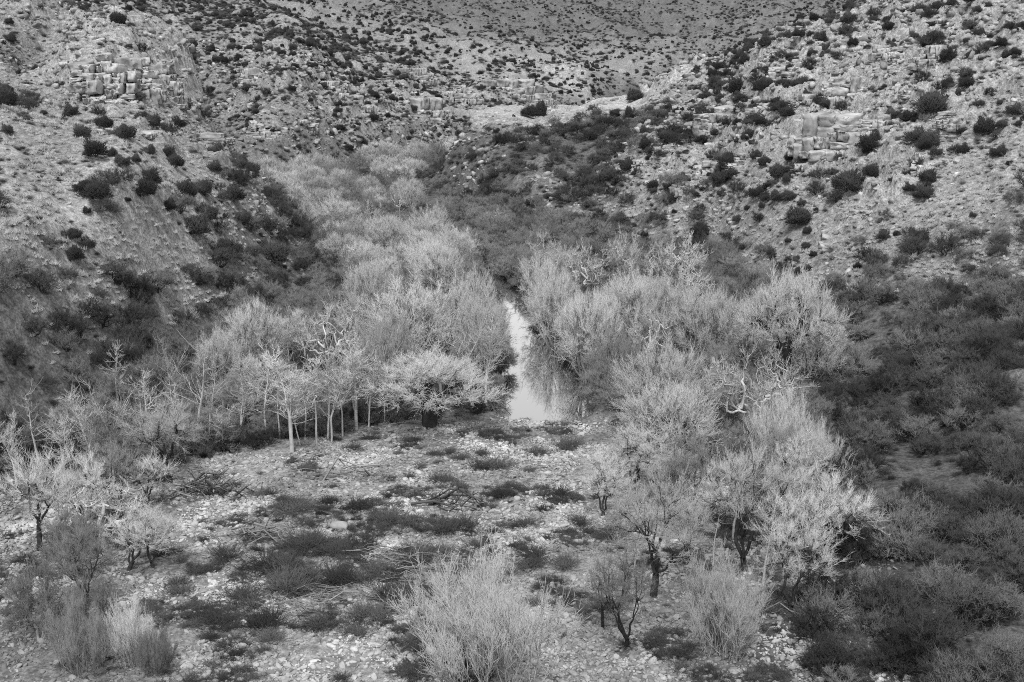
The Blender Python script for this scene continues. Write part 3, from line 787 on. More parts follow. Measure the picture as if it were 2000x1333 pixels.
# ------------------------------------------------------------------ rock outcrops
def outcrop(px, pyb, wpx, hpx, label, layers=None, yaw=None, group=None, Yd=None):
    if Yd is None: X, Y, Z = vis_hit(px, pyb)[0]
    else:
        X, Y, _ = at_depth(px, pyb, Yd); Z = float(ground([X], [Y])[0])
    mpp = math.hypot(Y, 15) / F
    w, h = wpx * mpp, hpx * mpp
    e = 4.0
    gx = float(ground([X + e], [Y])[0] - ground([X - e], [Y])[0]); gy = float(ground([X], [Y + e])[0] - ground([X], [Y - e])[0])
    ang = math.atan2(-gy, -gx) if yaw is None else yaw
    ang = .55 * ang + .45 * (-math.pi / 2) if abs(ang + math.pi / 2) < 2.2 else -math.pi / 2
    root = bpy.data.objects.new('rock_outcrop', None); root.location = (X, Y, Z - .3); root.rotation_euler = (0, 0, ang + math.pi / 2)
    col.objects.link(root); tag(root, label, 'rock', group)
    rr = np.random.default_rng(int(px * 7 + pyb))
    # the face is split again and again into joint-bounded blocks of uneven size
    rects = [(-w / 2, 0.0, w, h + .5)]; done = []
    amax = max(1.5, w * h / 14)
    while rects:
        x, z, a, c = rects.pop()
        if a * c < amax * rr.uniform(.35, 1.5) and a < 5 * c: done.append((x, z, a, c)); continue
        t = rr.uniform(.3, .7)
        if a > c * rr.uniform(.7, 1.8): rects += [(x, z, a * t, c), (x + a * t, z, a * (1 - t), c)]
        else: rects += [(x, z, a, c * t), (x, z + c * t, a, c * (1 - t))]
    ph = rr.uniform(0, 6, 3)
    for (x, z, a, c) in done:
        cx, cz = x + a / 2, z + c / 2; u = cx / (w / 2)
        prof = h * (1.02 - .45 * abs(u) ** 2.2 + .16 * math.sin(u * 4 + ph[0]) + .08 * math.sin(u * 9 + ph[1]))
        if cz > prof: continue
        o = bpy.data.objects.new('block', BLOCKS[int(rr.integers(8))]); o.parent = root; col.objects.link(o)
        dp = rr.uniform(3.0, 4.5) * max(1, h / 5)
        back = cz * .5 + .9 * abs(u) ** 2 * w * .22 + .35 * math.sin(cz * 1.7 + u * 2 + ph[2]) + rr.normal() * .16
        o.location = (cx, back + dp * .42, cz - .4)
        o.scale = (a * 1.07, dp, c * 1.08); o.rotation_euler = (rr.normal() * .05, rr.normal() * .05, rr.normal() * .10)
    return root
OUT = [
    (1605, 305, 165, 78, 'large pale layered cliff block standing out of the steep rocky slope', 5),
    (1388, 262, 110, 52, 'smooth pale slab face on the slope beside the flat terrace', 3),
    (1368, 348, 95, 34, 'pale slab with a flat cap above the thin bedded ledges', 2),
    (1330, 378, 70, 22, 'thin bedded ledge of stacked stone layers low on the slope', 4),
    (1650, 205, 110, 52, 'rounded cliff shoulder directly above the large layered cliff block', 4),
    (1800, 345, 80, 44, 'square pale boulder outcrop on the bare stony slope', 2),
    (1838, 280, 60, 60, 'tall broken outcrop above the square boulder outcrop', 4),
    (1520, 165, 70, 44, 'jagged outcrop near the crest of the rocky slope', 3),
    (1730, 125, 90, 36, 'wide ledge high on the rocky slope under the crest', 3),
    (1820, 130, 90, 40, 'dark seamed cliff band at the top of the rocky slope', 3),
    (1500, 125, 50, 36, 'pale crest rocks on the skyline edge of the rocky slope', 3),
    (1440, 330, 70, 30, 'low pale rock shelf between bushes on the rocky slope', 2),
    (1250, 330, 60, 26, 'small broken ledge where the terrace face meets the rocky slope', 2),
    (1560, 215, 70, 30, 'pale broken ledge next to the cliff shoulder among junipers', 2),
    (1700, 265, 60, 40, 'narrow pale buttress next to the large layered cliff block', 2),
    (1480, 235, 70, 34, 'pale ledge midway along the crest of the rocky slope', 2),
    (1760, 200, 80, 36, 'broken pale ledge between the wide high ledge and the square boulder', 2),
    (1560, 345, 80, 24, 'low pale step below the large layered cliff block', 2),
    (1690, 420, 70, 22, 'low ledge in the stony ground above the scrub', 1),
    (1230, 285, 50, 22, 'small pale rock step on the shoulder by the terrace', 2),
    (620, 150, 70, 28, 'pale ledge near the top of the far hillside', 2),
    (480, 170, 60, 34, 'pale rock rib beside the cliff nose', 2),
    (158, 205, 60, 90, 'sheer cliff buttress behind the boulder bench beside the cracked wall', 5),
    (222, 200, 80, 92, 'cracked cliff wall rising behind the brushy bench', 5),
    (292, 198, 76, 82, 'bulging cliff face in the middle of the cliff behind the bench', 5),
    (348, 208, 70, 78, 'cliff nose ending the wall behind the bench', 5),
    (260, 262, 200, 12, 'low dark rim of stones edging the flat bench', 1),
    (525, 272, 80, 34, 'overhanging ledge low on the far hillside', 3),
    (440, 290, 60, 30, 'bright broken rocks at the foot of the far hillside', 2),
    (715, 230, 80, 42, 'pale rounded cliff on the far hillside above the willow grove', 3),
    (850, 245, 120, 50, 'stepped pale cliff nose on the far hillside at the river bend', 4),
    (905, 205, 80, 36, 'upper ledge of the far cliff above the river bend', 3),
    (830, 165, 90, 30, 'long sloping ledge high on the far hillside', 2),
    (1025, 200, 130, 42, 'wide banded cliff behind the flat terrace', 4),
    (1078, 212, 44, 28, 'small rounded dome of rock behind the terrace', 2),
    (660, 190, 60, 30, 'pale ledge in the brushy middle of the far hillside', 2),
    (600, 260, 60, 26, 'broken bright rocks halfway down the far hillside', 2),
]
for q in OUT: outcrop(*q)

# ------------------------------------------------------------------ drift wood
def stick_mesh(seed, bend=.12, forks=2, mat='drift'):
    rr = np.random.default_rng(seed); g = Grower(seed, rtip=.3, crook=bend, lift=0)
    pts = g.limb(np.array([-.5, 0, 0]), np.array([.5, 0, 0]) + rr.normal(size=3) * .05, .018, .009)
    for q in range(forks):
        i = int(rr.integers(1, len(pts) - 1)); e = pts[i] + np.array([rr.uniform(.1, .25), rr.normal() * .14, rr.normal() * .04]); g.limb(pts[i], e, .010, .004)
    a = np.array([s[0] for s in g.seg]); c = np.array([s[1] for s in g.seg])
    v, f = prisms(a, c + (c - a) * .1, np.array([s[2] for s in g.seg]), np.array([s[3] for s in g.seg]), 5)
    return new_mesh('stick', v, f, 3, M[mat])
STICKS_DARK = [stick_mesh(1050 + v, .12 + .05 * (v % 3), v % 3, 'dark_drift') for v in range(6)]
STICKS = [stick_mesh(1000 + v, .10 + .05 * (v % 3), v % 3) for v in range(6)]
def drift_pile(px, py, wpx, nn, hgt, ang, label, lmin=1.0, lmax=3.0, spread=.5, thick=1.0, cat='driftwood', dark=0.0):
    X, Y, Z = vis_hit(px, py)[0]; mpp = math.hypot(Y, 30) / F; w = wpx * mpp
    root = bpy.data.objects.new('driftwood_pile', None); root.location = (X, Y, float(ground([X], [Y])[0])); col.objects.link(root)
    tag(root, label, cat, 'drift wood left on the cobbles')
    rr = np.random.default_rng(int(px + py))
    for k in range(nn):
        o = bpy.data.objects.new('log' if k < 4 else 'stick', (STICKS_DARK if rr.random() < dark else STICKS)[int(rr.integers(6))]); o.parent = root; col.objects.link(o)
        x, y = rr.normal() * w * .28, rr.normal() * w * .16
        L = rr.uniform(lmin, lmax) * (1.15 if k < 4 else 1)
        gz = float(ground([X + x], [Y + y])[0]) - root.location.z
        o.location = (x, y, gz + .1 + hgt * rr.random() * max(0, 1 - 2 * abs(x) / w))
        th = (1.6 if k < 4 else .8) * thick
        o.scale = (L, L * th, L * th); o.rotation_euler = (rr.uniform(0, 6), float(np.clip(rr.normal() * .07 * (1 + 1.6 * hgt * hgt), -.5, .5)), ang + rr.normal() * spread)
    return root
drift_pile(402, 968, 120, 80, 1.7, .6, 'tall dark tangled root wad of driftwood standing on the cobbles', 1.2, 3.2, .8, 1.5, dark=.75)
drift_pile(760, 1092, 150, 46, .45, .1, 'wide mat of combed driftwood sticks among the dark weeds', 1.2, 3.0, .25, .9)
drift_pile(640, 1165, 120, 30, .4, -.1, 'long low drift of sticks beside the weeds near the pale brush', 1.2, 2.8, .35, .9)
drift_pile(500, 1050, 130, 22, .5, -.5, 'loose driftwood with a thick pale forked log', 1.4, 3.6, .5, .95)
drift_pile(890, 990, 100, 16, .35, -.3, 'dark heap of driftwood logs beside a weed clump on cobbles', 1.5, 3.4, .25, 1.5, dark=.8)
drift_pile(690, 932, 170, 12, .15, .06, 'single long pale log with scattered sticks lying across the cobbles', 2.0, 4.6, .1, .8)
drift_pile(880, 865, 80, 12, .2, -.3, 'thin driftwood scraps on the cobbles in front of the thick-trunked willow', 1.0, 2.2, .4, .7)
drift_pile(965, 795, 70, 30, 1.3, .5, 'dark jumble of branches at the corner of the pool', 1.2, 3.2, .9, 1.2, dark=.85)
drift_pile(700, 830, 100, 10, .3, .1, 'fallen sticks at the feet of the slender sycamores', 1.2, 3.0, .3, .8)
drift_pile(560, 1185, 150, 34, .3, -.15, 'comb of parallel drift sticks next to the broad weeds', 1.0, 2.6, .3, .8)
drift_pile(800, 1125, 120, 26, .3, .15, 'forked drift sticks scattered below the combed mat', .9, 2.4, .5, .8)
drift_pile(1060, 915, 90, 10, .15, .3, 'few thin sticks on pale stones facing the pool', .8, 2.0, .5, .7)
drift_pile(620, 895, 120, 12, .12, .12, 'dark drift scraps under the slender sycamores on bright cobbles', 1.0, 2.6, .3, .8)
drift_pile(1520, 1195, 90, 14, .2, .2, 'pale driftwood scraps under the dark scrub by the mesquite', .8, 2.0, .5, .8)

# ------------------------------------------------------------------ boulders on the bar
for k, (px, py, s) in enumerate([(662, 1030, .9), (696, 1192, .55), (938, 1022, .4), (1070, 925, .5), (1120, 950, .45), (560, 1050, .5), (450, 1085, .5), (820, 1000, .45), (1010, 975, .5),
                                 (1130, 1060, .55), (1180, 1130, .5), (380, 1025, .5), (600, 975, .45), (1060, 1040, .5), (1120, 1130, .45), (1375, 1000, .5), (480, 905, .5), (760, 860, .5), (1040, 850, .45), (640, 900, .5)]):
    X, Y, Z = vis_hit(px, py)[0]
    o = bpy.data.objects.new('boulder', COBBLES[k % 6]); o.location = (X, Y, float(ground([X], [Y])[0]) + .06 * s); o.scale = (s * 1.3, s * 1.2, s * 1.3); o.rotation_euler = (.1, .1, k)
    col.objects.link(o)
    if k == 0: tag(o, 'broad flat pale boulder among dark weeds on the cobble bar', 'boulder')
    elif k == 1: tag(o, 'egg-shaped pale boulder beside the long low drift of sticks', 'boulder')
    else: tag(o, 'pale rounded boulder among smaller cobbles ' + near(X, Y), 'boulder', 'boulders on the cobble bar')

# ------------------------------------------------------------------ named trees (picture column, crown top row, distance, crown width)
def T(kind, v, px, top, base, wpx, label, group=None, name=None, rot=None, Yd=None, tilt=(0, 0), cat='tree'):
    nm = name or {'willow': 'willow_tree', 'thicket': 'willow_tree', 'slender': 'sycamore_tree', 'crooked': 'sycamore_tree', 'darklimb': 'mesquite_tree', 'pollard': 'pollard_willow', 'broom': 'broom_shrub', 'greybroom': 'brush_shrub', 'scrub': 'scrub_bush', 'juniper': 'juniper_bush'}[kind]
    PLACED.append((at_depth(px, top, Yd or Yof(base))[0], Yd or Yof(base)))
    if kind in ('crooked', 'slender', 'pollard') or 'broad dome' in label or 'brush head' in label: FEATURES.append((px, top, base, wpx if kind != 'slender' else wpx * .3, Yd or Yof(base)))
    return tree_top(nm, kind, v, px, top, Yd or Yof(base), wpx, label, group, cat, rot, tilt)
PLACED = []; FEATURES = []
T('pollard', 0, 838, 688, 832, 250, 'old willow with short thick dark trunk and wide twig mop')
T('crooked', 0, 1485, 672, 868, 190, 'big white sycamore with bent bare limbs spreading from one pale trunk')
T('crooked', 1, 645, 592, 752, 140, 'white sycamore with snaking crooked limbs behind the slender saplings')
T('crooked', 2, 690, 550, 712, 80, 'tall white sycamore topped by a dark nest-like clump')
T('crooked', 0, 1268, 585, 742, 100, 'sycamore with a single twisted white limb above the round willow', rot=1.0)
T('crooked', 1, 1062, 452, 590, 80, 'leaning dead-white sycamore at the head of the pool', rot=2.2)
T('crooked', 2, 1345, 452, 575, 90, 'bare white sycamore below the rocky slope')
T('crooked', 0, 1222, 445, 560, 70, 'white snag sycamore beside the dark thicket at the slope foot', rot=4)
T('crooked', 1, 1288, 468, 565, 60, 'short white sycamore between two taller bare ones', rot=5)
T('crooked', 2, 970, 405, 452, 50, 'small ghost-white tree alone in the dark brush below the terrace', rot=.6)
T('crooked', 1, 778, 362, 425, 30, 'thin white trunk at the edge of the grove under the terrace face', rot=.2)
T('crooked', 0, 1145, 470, 585, 90, 'pale tangled sycamore crown behind the pool', rot=3)
T('slender', 2, 690, 640, 838, 95, 'forked slender sycamore with a dark clump at mid trunk')
T('slender', 6, 562, 690, 884, 130, 'slender sycamore with a wide Y of white branches at the bar edge')
T('slender', 0, 612, 700, 868, 50, 'thin straight sycamore sapling beside the wide Y-branched one')
T('slender', 4, 642, 690, 862, 60, 'sycamore sapling with a bent foot on the cobbles')
T('slender', 1, 716, 690, 836, 55, 'leaning sycamore sapling touching the forked one', tilt=(0, .12), rot=1)
T('slender', 5, 748, 690, 828, 60, 'slender sycamore with a darker lower trunk nearest the thick willow', rot=2)
T('slender', 3, 772, 670, 808, 50, 'thin pale sycamore set back behind the thick willow', rot=1)
T('slender', 3, 664, 700, 850, 60, 'short thin sapling among the slender sycamores', rot=2)
for k, (x, t, b_, w) in enumerate([(205, 722, 945, 90), (168, 760, 925, 60), (285, 722, 900, 80), (372, 652, 872, 110), (432, 790, 885, 60), (250, 775, 880, 60), (335, 705, 850, 60), (522, 705, 850, 70), (470, 750, 845, 60), (112, 790, 960, 70), (60, 740, 925, 80), (20, 800, 970, 60)]):
    T('slender', k * 3 + 1, x, t, b_, w, 'tallest pale sycamore with flat white topmost branches beside the scrub slope' if k == 3 else ('tall ' if b_ - t > 180 else 'short ' if b_ - t < 110 else '') + {0: 'single-stemmed', 1: 'twin-leader', 2: 'forked', 3: 'straight single-stemmed', 4: 'two-topped', 5: 'thin single-stemmed', 6: 'three-topped'}[(k * 3 + 1) % 7] + ' pale sycamore in brush ' + near(*at_depth(x, b_, Yof(b_))[:2]), None if k == 3 else 'sycamores at the foot of the grassy slope', rot=k * 1.3, tilt=(.07 * math.sin(k * 2.1), .1 * math.sin(k * 3.7)))
for k, (x, t, b_, w) in enumerate([(858, 615, 790, 70), (905, 600, 795, 80), (948, 600, 790, 70), (925, 640, 790, 60), (815, 650, 790, 60)]):
    T('slender', k, x, t, b_, w, 'bare slender sycamore on the pool bank behind the thick willow', 'sycamores on the pool bank', rot=k * 1.7)
STAND = [(540, 705, 860, 60), (585, 690, 850, 60), (600, 715, 885, 50), (628, 670, 845, 60), (655, 660, 835, 60), (675, 690, 850, 40), (702, 665, 830, 50), (730, 660, 820, 50), (786, 640, 800, 50), (500, 720, 868, 60), (455, 725, 870, 60),
         (405, 735, 885, 60), (350, 760, 895, 50), (310, 745, 880, 60), (265, 740, 905, 60), (225, 750, 915, 50), (190, 780, 950, 50), (150, 730, 915, 60), (142, 800, 960, 50), (575, 720, 875, 40)]
for k, (x, t, b_, w) in enumerate(STAND):
    x += 12 * math.sin(k * 5.1); t += 22 * math.sin(k * 3.3 + 1); b_ += 12 * math.sin(k * 4.7) - 16 * (k % 3)
    T('slender', k * 2 + 3, x, t, b_, w, ('tall ' if b_ - t > 160 else 'short ') + {0: 'single-stemmed', 1: 'twin-leader', 2: 'forked', 3: 'straight', 4: 'two-topped', 5: 'thin', 6: 'three-topped'}[(k * 2 + 3) % 7] + ' bare sycamore at the bar edge ' + near(*at_depth(x, b_, Yof(b_))[:2]), 'stand of slender sycamores along the bar', rot=k * 2.3, tilt=(.08 * math.sin(k * 1.7), .17 * math.sin(k * 2.9)))
for k in range(46):
    x = 150 + 14.2 * k + 9 * math.sin(k * 2.7); yb = float(np.interp(x, [130, 340, 590, 700, 820], [955, 905, 852, 832, 815])) - 6 + 12 * math.sin(k * 1.9)
    Xb, Yb = at_depth(x, yb, Yof(yb))[:2]; sb = .32 + .22 * abs(math.sin(k * 3.1))
    plant('scrub_bush', 'scrub', 2 + k % 2 if k % 3 else k % 2, Xb, Yb, sb, sb * 1.1, k, ('low grey ' if k % 3 else 'low dark ') + 'brush under the sycamore stand ' + near(Xb, Yb), 'scrub', 'brush along the sycamore stand')
T('willow', 0, 492, 588, 728, 125, 'bright rounded willow crown rising in front of dark scrub')
T('willow', 1, 425, 640, 762, 80, 'low bright willow crown beside the rounded one in front of scrub')
T('willow', 1, 800, 545, 705, 200, 'broad dome of dense pale willow with a dark hollow beneath')
T('willow', 2, 748, 608, 782, 118, 'fan-shaped willow crown on a tall stem behind the saplings')
T('willow', 3, 725, 505, 650, 110, 'pale willow dome overlooking the broad one from the scrub side')
T('willow', 0, 850, 470, 590, 110, 'pale willow crown in the middle of the grove behind the broad dome')
T('willow', 1, 920, 525, 690, 100, 'pale willow leaning over the far end of the pool')
T('willow', 2, 940, 575, 735, 84, 'dense willow overhanging the pool edge opposite the rocky slope')
T('willow', 3, 755, 420, 505, 95, 'bright spreading tree crown standing out of the far grove')
T('willow', 0, 648, 385, 462, 90, 'bright rounded tree crown nearest the scrub in the far grove')
T('willow', 1, 850, 398, 470, 50, 'pale spiky crown at the edge of the far grove')
T('willow', 2, 1086, 530, 668, 84, 'round willow on the pool bank under the rocky slope')
T('willow', 3, 1150, 568, 735, 95, 'tall grey willow beside the round one on the pool bank')
T('thicket', 0, 1205, 635, 775, 80, 'loose grey willow with drooping twigs over the pool')
T('thicket', 1, 1235, 660, 800, 75, 'thin grey willow at the cobble end of the pool')
T('willow', 0, 1066, 505, 632, 60, 'small willow at the narrow far end of the pool')
T('willow', 1, 1240, 522, 670, 120, 'wide pale willow crown at the foot of the rocky slope')
T('willow', 2, 1312, 540, 690, 120, 'pale willow crown next to the wide one below the rocky slope')
T('willow', 3, 1385, 560, 715, 140, 'bright flat-topped willow beside the dark evergreen')
T('pollard', 0, 1545, 528, 765, 190, 'large bright cottonwood with dark limbs beside the dark evergreen', name='cottonwood_tree', rot=2.0)
T('willow', 0, 1590, 600, 760, 80, 'bright drooping willow against the dark scrub slope')
T('willow', 1, 1295, 665, 838, 190, 'dense dome willow like a brush head near the pool')
T('willow', 2, 1312, 745, 892, 200, 'bright twiggy willow in front of the dense dome')
T('broom', 0, 1522, 765, 908, 120, 'upright many-stemmed pale tree in front of the big white sycamore', name='willow_tree')
T('broom', 1, 1605, 822, 935, 100, 'pale feathery willow at the edge of the dark scrub', name='willow_tree')
T('juniper', 0, 1472, 602, 770, 130, 'large dark evergreen under the bright cottonwood', name='evergreen_tree', Yd=139)
T('juniper', 1, 1455, 880, 935, 110, 'dark evergreen shrub under the many-stemmed pale tree', name='evergreen_shrub')
T('darklimb', 0, 1242, 828, 950, 160, 'dark-limbed mesquite behind the big forked one on the bar')
T('darklimb', 1, 1285, 915, 1165, 230, 'big mesquite forking low into dark limbs on the cobbles')
T('darklimb', 3, 1362, 838, 1030, 130, 'mesquite with a dark swollen foot and pale leaning branch')
T('darklimb', 0, 1468, 858, 1115, 190, 'tall straight-trunked mesquite with a pale spreading crown', rot=2)
T('darklimb', 2, 1548, 948, 1140, 140, 'gnarled black mesquite at the edge of the scrub', rot=4)
T('darklimb', 3, 1225, 1060, 1262, 140, 'thin dark two-stemmed mesquite near the pale broom shrub', rot=3)
T('broom', 0, 1425, 1088, 1270, 180, 'pale wand-like shrub beside the straight-trunked mesquite', cat='shrub')
T('broom', 1, 965, 1085, 1335, 300, 'large pale broom-like shrub on the cobbles', cat='shrub', rot=1)
T('darklimb', 1, 1560, 850, 960, 110, 'airy pale-twigged mesquite by the feathery willow', rot=1)
for k, (x, t, b_, w, lab) in enumerate([(1180, 880, 1010, 110, 'low airy mesquite at the cobble edge by the dark-limbed one'), (1322, 872, 1005, 120, 'airy mesquite behind the mesquite with a swollen foot'), (1418, 885, 1040, 110, 'thin grey mesquite behind the straight-trunked one'),
                                       (1510, 890, 1065, 110, 'pale upright mesquite between the straight-trunked and gnarled ones'), (1590, 900, 1040, 100, 'bright airy mesquite against the scrub slope'), (1345, 960, 1100, 100, 'thin-stemmed mesquite between the forked and straight-trunked ones'), (1180, 1080, 1225, 90, 'wispy mesquite at the cobble side of the two-stemmed one')]):
    T('darklimb', k, x, t, b_, w, lab, rot=k * 1.9 + 1)
for k, (kd, x, t, b_, w, lab) in enumerate([
        ('darklimb', 150, 872, 1045, 130, 'tangled grey mesquite at the bar edge above the twisted sycamore'), ('darklimb', 225, 858, 1010, 130, 'tangled mesquite between the slender sycamores and the twisted one'), ('darklimb', 278, 885, 1000, 100, 'wispy mesquite beside the black-trunked round mesquite'),
        ('thicket', 135, 985, 1125, 110, 'grey tangle of stems next to the twisted sycamore'), ('darklimb', 290, 985, 1105, 100, 'small wispy mesquite beside the leaning one'), ('darklimb', 150, 1010, 1180, 130, 'open mesquite rising behind the grey brush'),
        ('darklimb', 60, 880, 1080, 150, 'spreading mesquite outside the twisted sycamore'), ('thicket', 205, 800, 940, 110, 'dense grey willow tangle at the foot of the tall sycamores'), ('thicket', 290, 800, 915, 110, 'grey willow tangle behind the black-trunked mesquite'), ('thicket', 410, 790, 880, 100, 'grey willow tangle behind the cobble edge'),
        ('slender', 1440, 868, 1055, 70, 'see-through slender sycamore behind the straight-trunked mesquite'), ('slender', 1535, 852, 1005, 70, 'slender sycamore between the pale upright and feathery trees'), ('slender', 1575, 835, 995, 70, 'slender sycamore in front of the feathery willow'),
        ('slender', 1625, 880, 1050, 60, 'thin sycamore at the very edge of the scrub slope'), ('slender', 1400, 935, 1105, 60, 'thin pale sycamore between two mesquites on the cobbles'), ('slender', 1240, 960, 1130, 70, 'thin pale sycamore behind the big forked mesquite'), ('slender', 1500, 960, 1150, 60, 'thin sycamore beside the gnarled black mesquite')]):
    T(kd, 3 + 2 * k if kd == 'slender' else (3 if kd == 'darklimb' and k % 2 else k), x, t, b_, w, lab, rot=k * 2.1, tilt=(0, .1 * math.sin(k * 2.2)))
T('darklimb', 2, 320, 788, 945, 140, 'mesquite with black trunk and rounded grey crown at the bar edge')
T('crooked', 1, 190, 930, 1090, 190, 'low twisted sycamore sprawling over the cobble edge', rot=2.9)
T('darklimb', 0, 240, 985, 1112, 130, 'leaning dark mesquite with pale arched limbs in the brush', rot=.5, tilt=(0, .3))
for k, (x, t, b_, w) in enumerate([(175, 1110, 1270, 110), (258, 1165, 1300, 90), (150, 1170, 1315, 120), (60, 1090, 1250, 120), (300, 1225, 1320, 80)]):
    T('broom' if k == 1 else ('thicket' if k in (0, 3) else 'greybroom'), k, x, t, b_, w, ['greyish brushy shrub just below the twisted sycamore', 'brightest pale shrub in the brush corner below the twisted sycamore', 'wide grey shrub in the corner of the bar', 'grey shrub under the slender sycamores at the bar edge', 'low grey shrub next to the brightest shrub'][k], 'brush at the bar corner', cat='shrub', rot=k, name='brush_shrub')
T('darklimb', 0, 1560, 1000, 1210, 150, 'black-stemmed mesquite spreading over pale stones at the scrub edge', rot=2.5)
T('darklimb', 1, 1640, 930, 1110, 150, 'dark mesquite with two crooked stems among the scrub', rot=1.5)

# ------------------------------------------------------------------ fill trees: river woods and far grove
WOOD = np.array([(-60, 96), (-40, 100), (-31, 122), (-24, 131), (-20.5, 143), (-21, 160), (-21, 174), (-28, 185), (-35, 207), (-54, 266), (-78, 296), (-80, 325), (-61, 330), (-45, 356), (-29, 396), (-8, 432), (10, 440), (-10, 408),
                 (-24, 376), (-25, 300), (-21, 242), (-12.5, 224), (-5, 182), (2, 173), (8, 177), (18, 169), (26, 157), (35, 149), (36, 140), (29, 112), (24, 90), (8, 88), (0, 96)], float)
PL = list(PLACED)
def fill(cands, dmin, fn, limit):
    nn = 0
    for (X, Y) in cands:
        dm = dmin(Y)
        if all((X - a) ** 2 + (Y - b) ** 2 > dm * dm for a, b in PL):
            PL.append((X, Y)); fn(X, Y, nn); nn += 1
            if nn >= limit: break
    return nn
rf = np.random.default_rng(77)
Xc, Yc = rf.uniform(-90, 60, 9000), rf.uniform(98, 440, 9000)
pdc = poly_dist(Xc, Yc, WOOD); rdc = river_dist(Xc, Yc); bdc = poly_dist(Xc, Yc, BAR)
inwood = (pdc < .5) & (rdc > np.where(Yc < 185, 3.4, 1.0)) & (bdc > 2.5)
pxc, pyc, dpc = project(Xc, Yc, ground(Xc, Yc) + 5.6)
for (fx, ft_, fb, fw, fY) in FEATURES:      # keep the named trees clear of fill in front of them
    inwood &= ~((Yc < fY + 1) & (np.abs(pxc - fx) < fw * .5 + 35) & (pyc < ft_ + .7 * (fb - ft_)))
zc = ground(Xc, Yc) + 4.5
vc = visible(Xc, Yc, zc)
def near_tree(X, Y, k):
    left = X < river_center(Y)
    u = rf.random()
    if left: kind = 'willow' if u < .45 else ('thicket' if u < .8 else 'slender')
    else: kind = 'willow' if u < .42 else ('thicket' if u < .86 else ('crooked' if u < .93 else 'slender'))
    kh, kw = KIND[kind][k % len(KIND[kind])][2:]
    hh = rf.uniform(4.2, 6.6) if kind in ('willow', 'thicket') else rf.uniform(6.0, 8.5)
    if Y < 118 and kind != 'slender': hh *= .7
    s = hh / kh
    where = 'on the pool bank by the thick-trunked old willow' if left else 'on the pool bank beneath the rocky slope'
    look = {'willow': 'dense pale willow', 'thicket': 'loose grey willow', 'slender': 'slender bare sycamore', 'crooked': 'bent-limbed sycamore'}[kind]
    plant('sycamore_tree' if kind in ('slender', 'crooked') else 'willow_tree', kind, k, X, Y, s * rf.uniform(.8, 1.1), s, rf.uniform(0, 6.28), size_word(hh, 4.8, 6.2) + ' ' + look + (' on the old willow bank ' if left else ' under the rocky slope ') + near(X, Y), 'tree', 'river woods ' + where)
def river_center(Y):
    return float(np.interp(Y, RIVER[:, 1], RIVER[:, 0]))
sel = inwood & vc & (Yc < 222) & (Yc > 100)
print('near fill', fill(np.c_[Xc[sel], Yc[sel]], lambda Y: 4.6, near_tree, 150))
def far_tree(X, Y, k):
    kind = 'willow' if rf.random() < .55 else 'thicket'
    s = rf.uniform(4.0, 6.2) / KIND[kind][k % len(KIND[kind])][2]
    plant('willow_tree', kind, k, X, Y, s * rf.uniform(.75, 1.0), s, rf.uniform(0, 6.28), ('pale feathery' if kind == 'willow' else 'greyer') + ' willow in the bend grove ' + near(X, Y), 'tree', 'far grove')
sel = inwood & vc & (Yc >= 222)
print('far fill', fill(np.c_[Xc[sel], Yc[sel]], lambda Y: 3.9, far_tree, 190))

# twiggy undergrowth on the valley floor
Xu, Yu = rf.uniform(-60, 50, 9000), rf.uniform(88, 260, 9000)
pu = poly_dist(Xu, Yu, FLOOR); bu = poly_dist(Xu, Yu, BAR); ru = river_dist(Xu, Yu)
kp = (pu < 3) & (bu > .5) & (ru > .3) & (rf.random(9000) < .75)
Xu, Yu = Xu[kp], Yu[kp]; nu = len(Xu); s = rf.uniform(.3, .7, nu)
scatter('undergrowth', tone_scatter_xyz(Xu, Yu, .05), np.c_[np.zeros((nu, 2)), rf.uniform(0, 6.28, nu)], np.c_[s, s, s * rf.uniform(.7, 1.1, nu)], np.where(rf.random(nu) < .75, rf.integers(0, 4, nu), rf.integers(4, 7, nu)),
        [q[1] for q in KIND['scrub']] + [q[1] for q in KIND['thicket']], 'tangled grey undergrowth on the valley floor beneath the trees', 'undergrowth')

# ------------------------------------------------------------------ bushes on the slopes
LEFT = [(280, 372, 48, 1), (158, 368, 28, 0), (170, 478, 32, 0), (170, 412, 18, 0), (185, 296, 46, 1), (220, 300, 22, 0), (292, 296, 26, 0), (265, 312, 22, 0), (330, 404, 32, 1), (405, 420, 46, 1), (292, 350, 44, 2),
        (362, 375, 48, 2), (396, 370, 40, 1), (456, 382, 44, 0), (442, 490, 56, 2), (535, 500, 60, 1), (382, 446, 56, 2), (245, 262, 38, 1), (300, 240, 34, 1), (346, 243, 30, 0), (206, 243, 34, 1), (160, 260, 36, 1),
        (330, 300, 30, 2), (342, 318, 36, 2), (420, 330, 30, 0), (278, 562, 46, 1), (440, 548, 34, 0), (520, 440, 40, 0), (478, 430, 36, 0)]
for k, (x, y, w, v) in enumerate(LEFT):
    X, Y, Z = vis_hit(x, y + w * .25)[0]; s = w * Y / F / 2.7
    lab, grp = size_word(w, 34, 45) + ' spiky bush on the pale grassy slope ' + near(X, Y), 'bushes on the grassy slope'
    if k == 0: lab, grp = 'largest round spiky bush alone on the palest grass of the slope', None
    elif 17 <= k <= 21: lab, grp = 'dark bush growing on the flat bench under the cliff wall', 'bushes on the bench'
    plant('juniper_bush', 'juniper', v, X, Y, s, s * 1.0, k * 1.1, lab, 'bush', grp, z=float(ground([X], [Y])[0]))
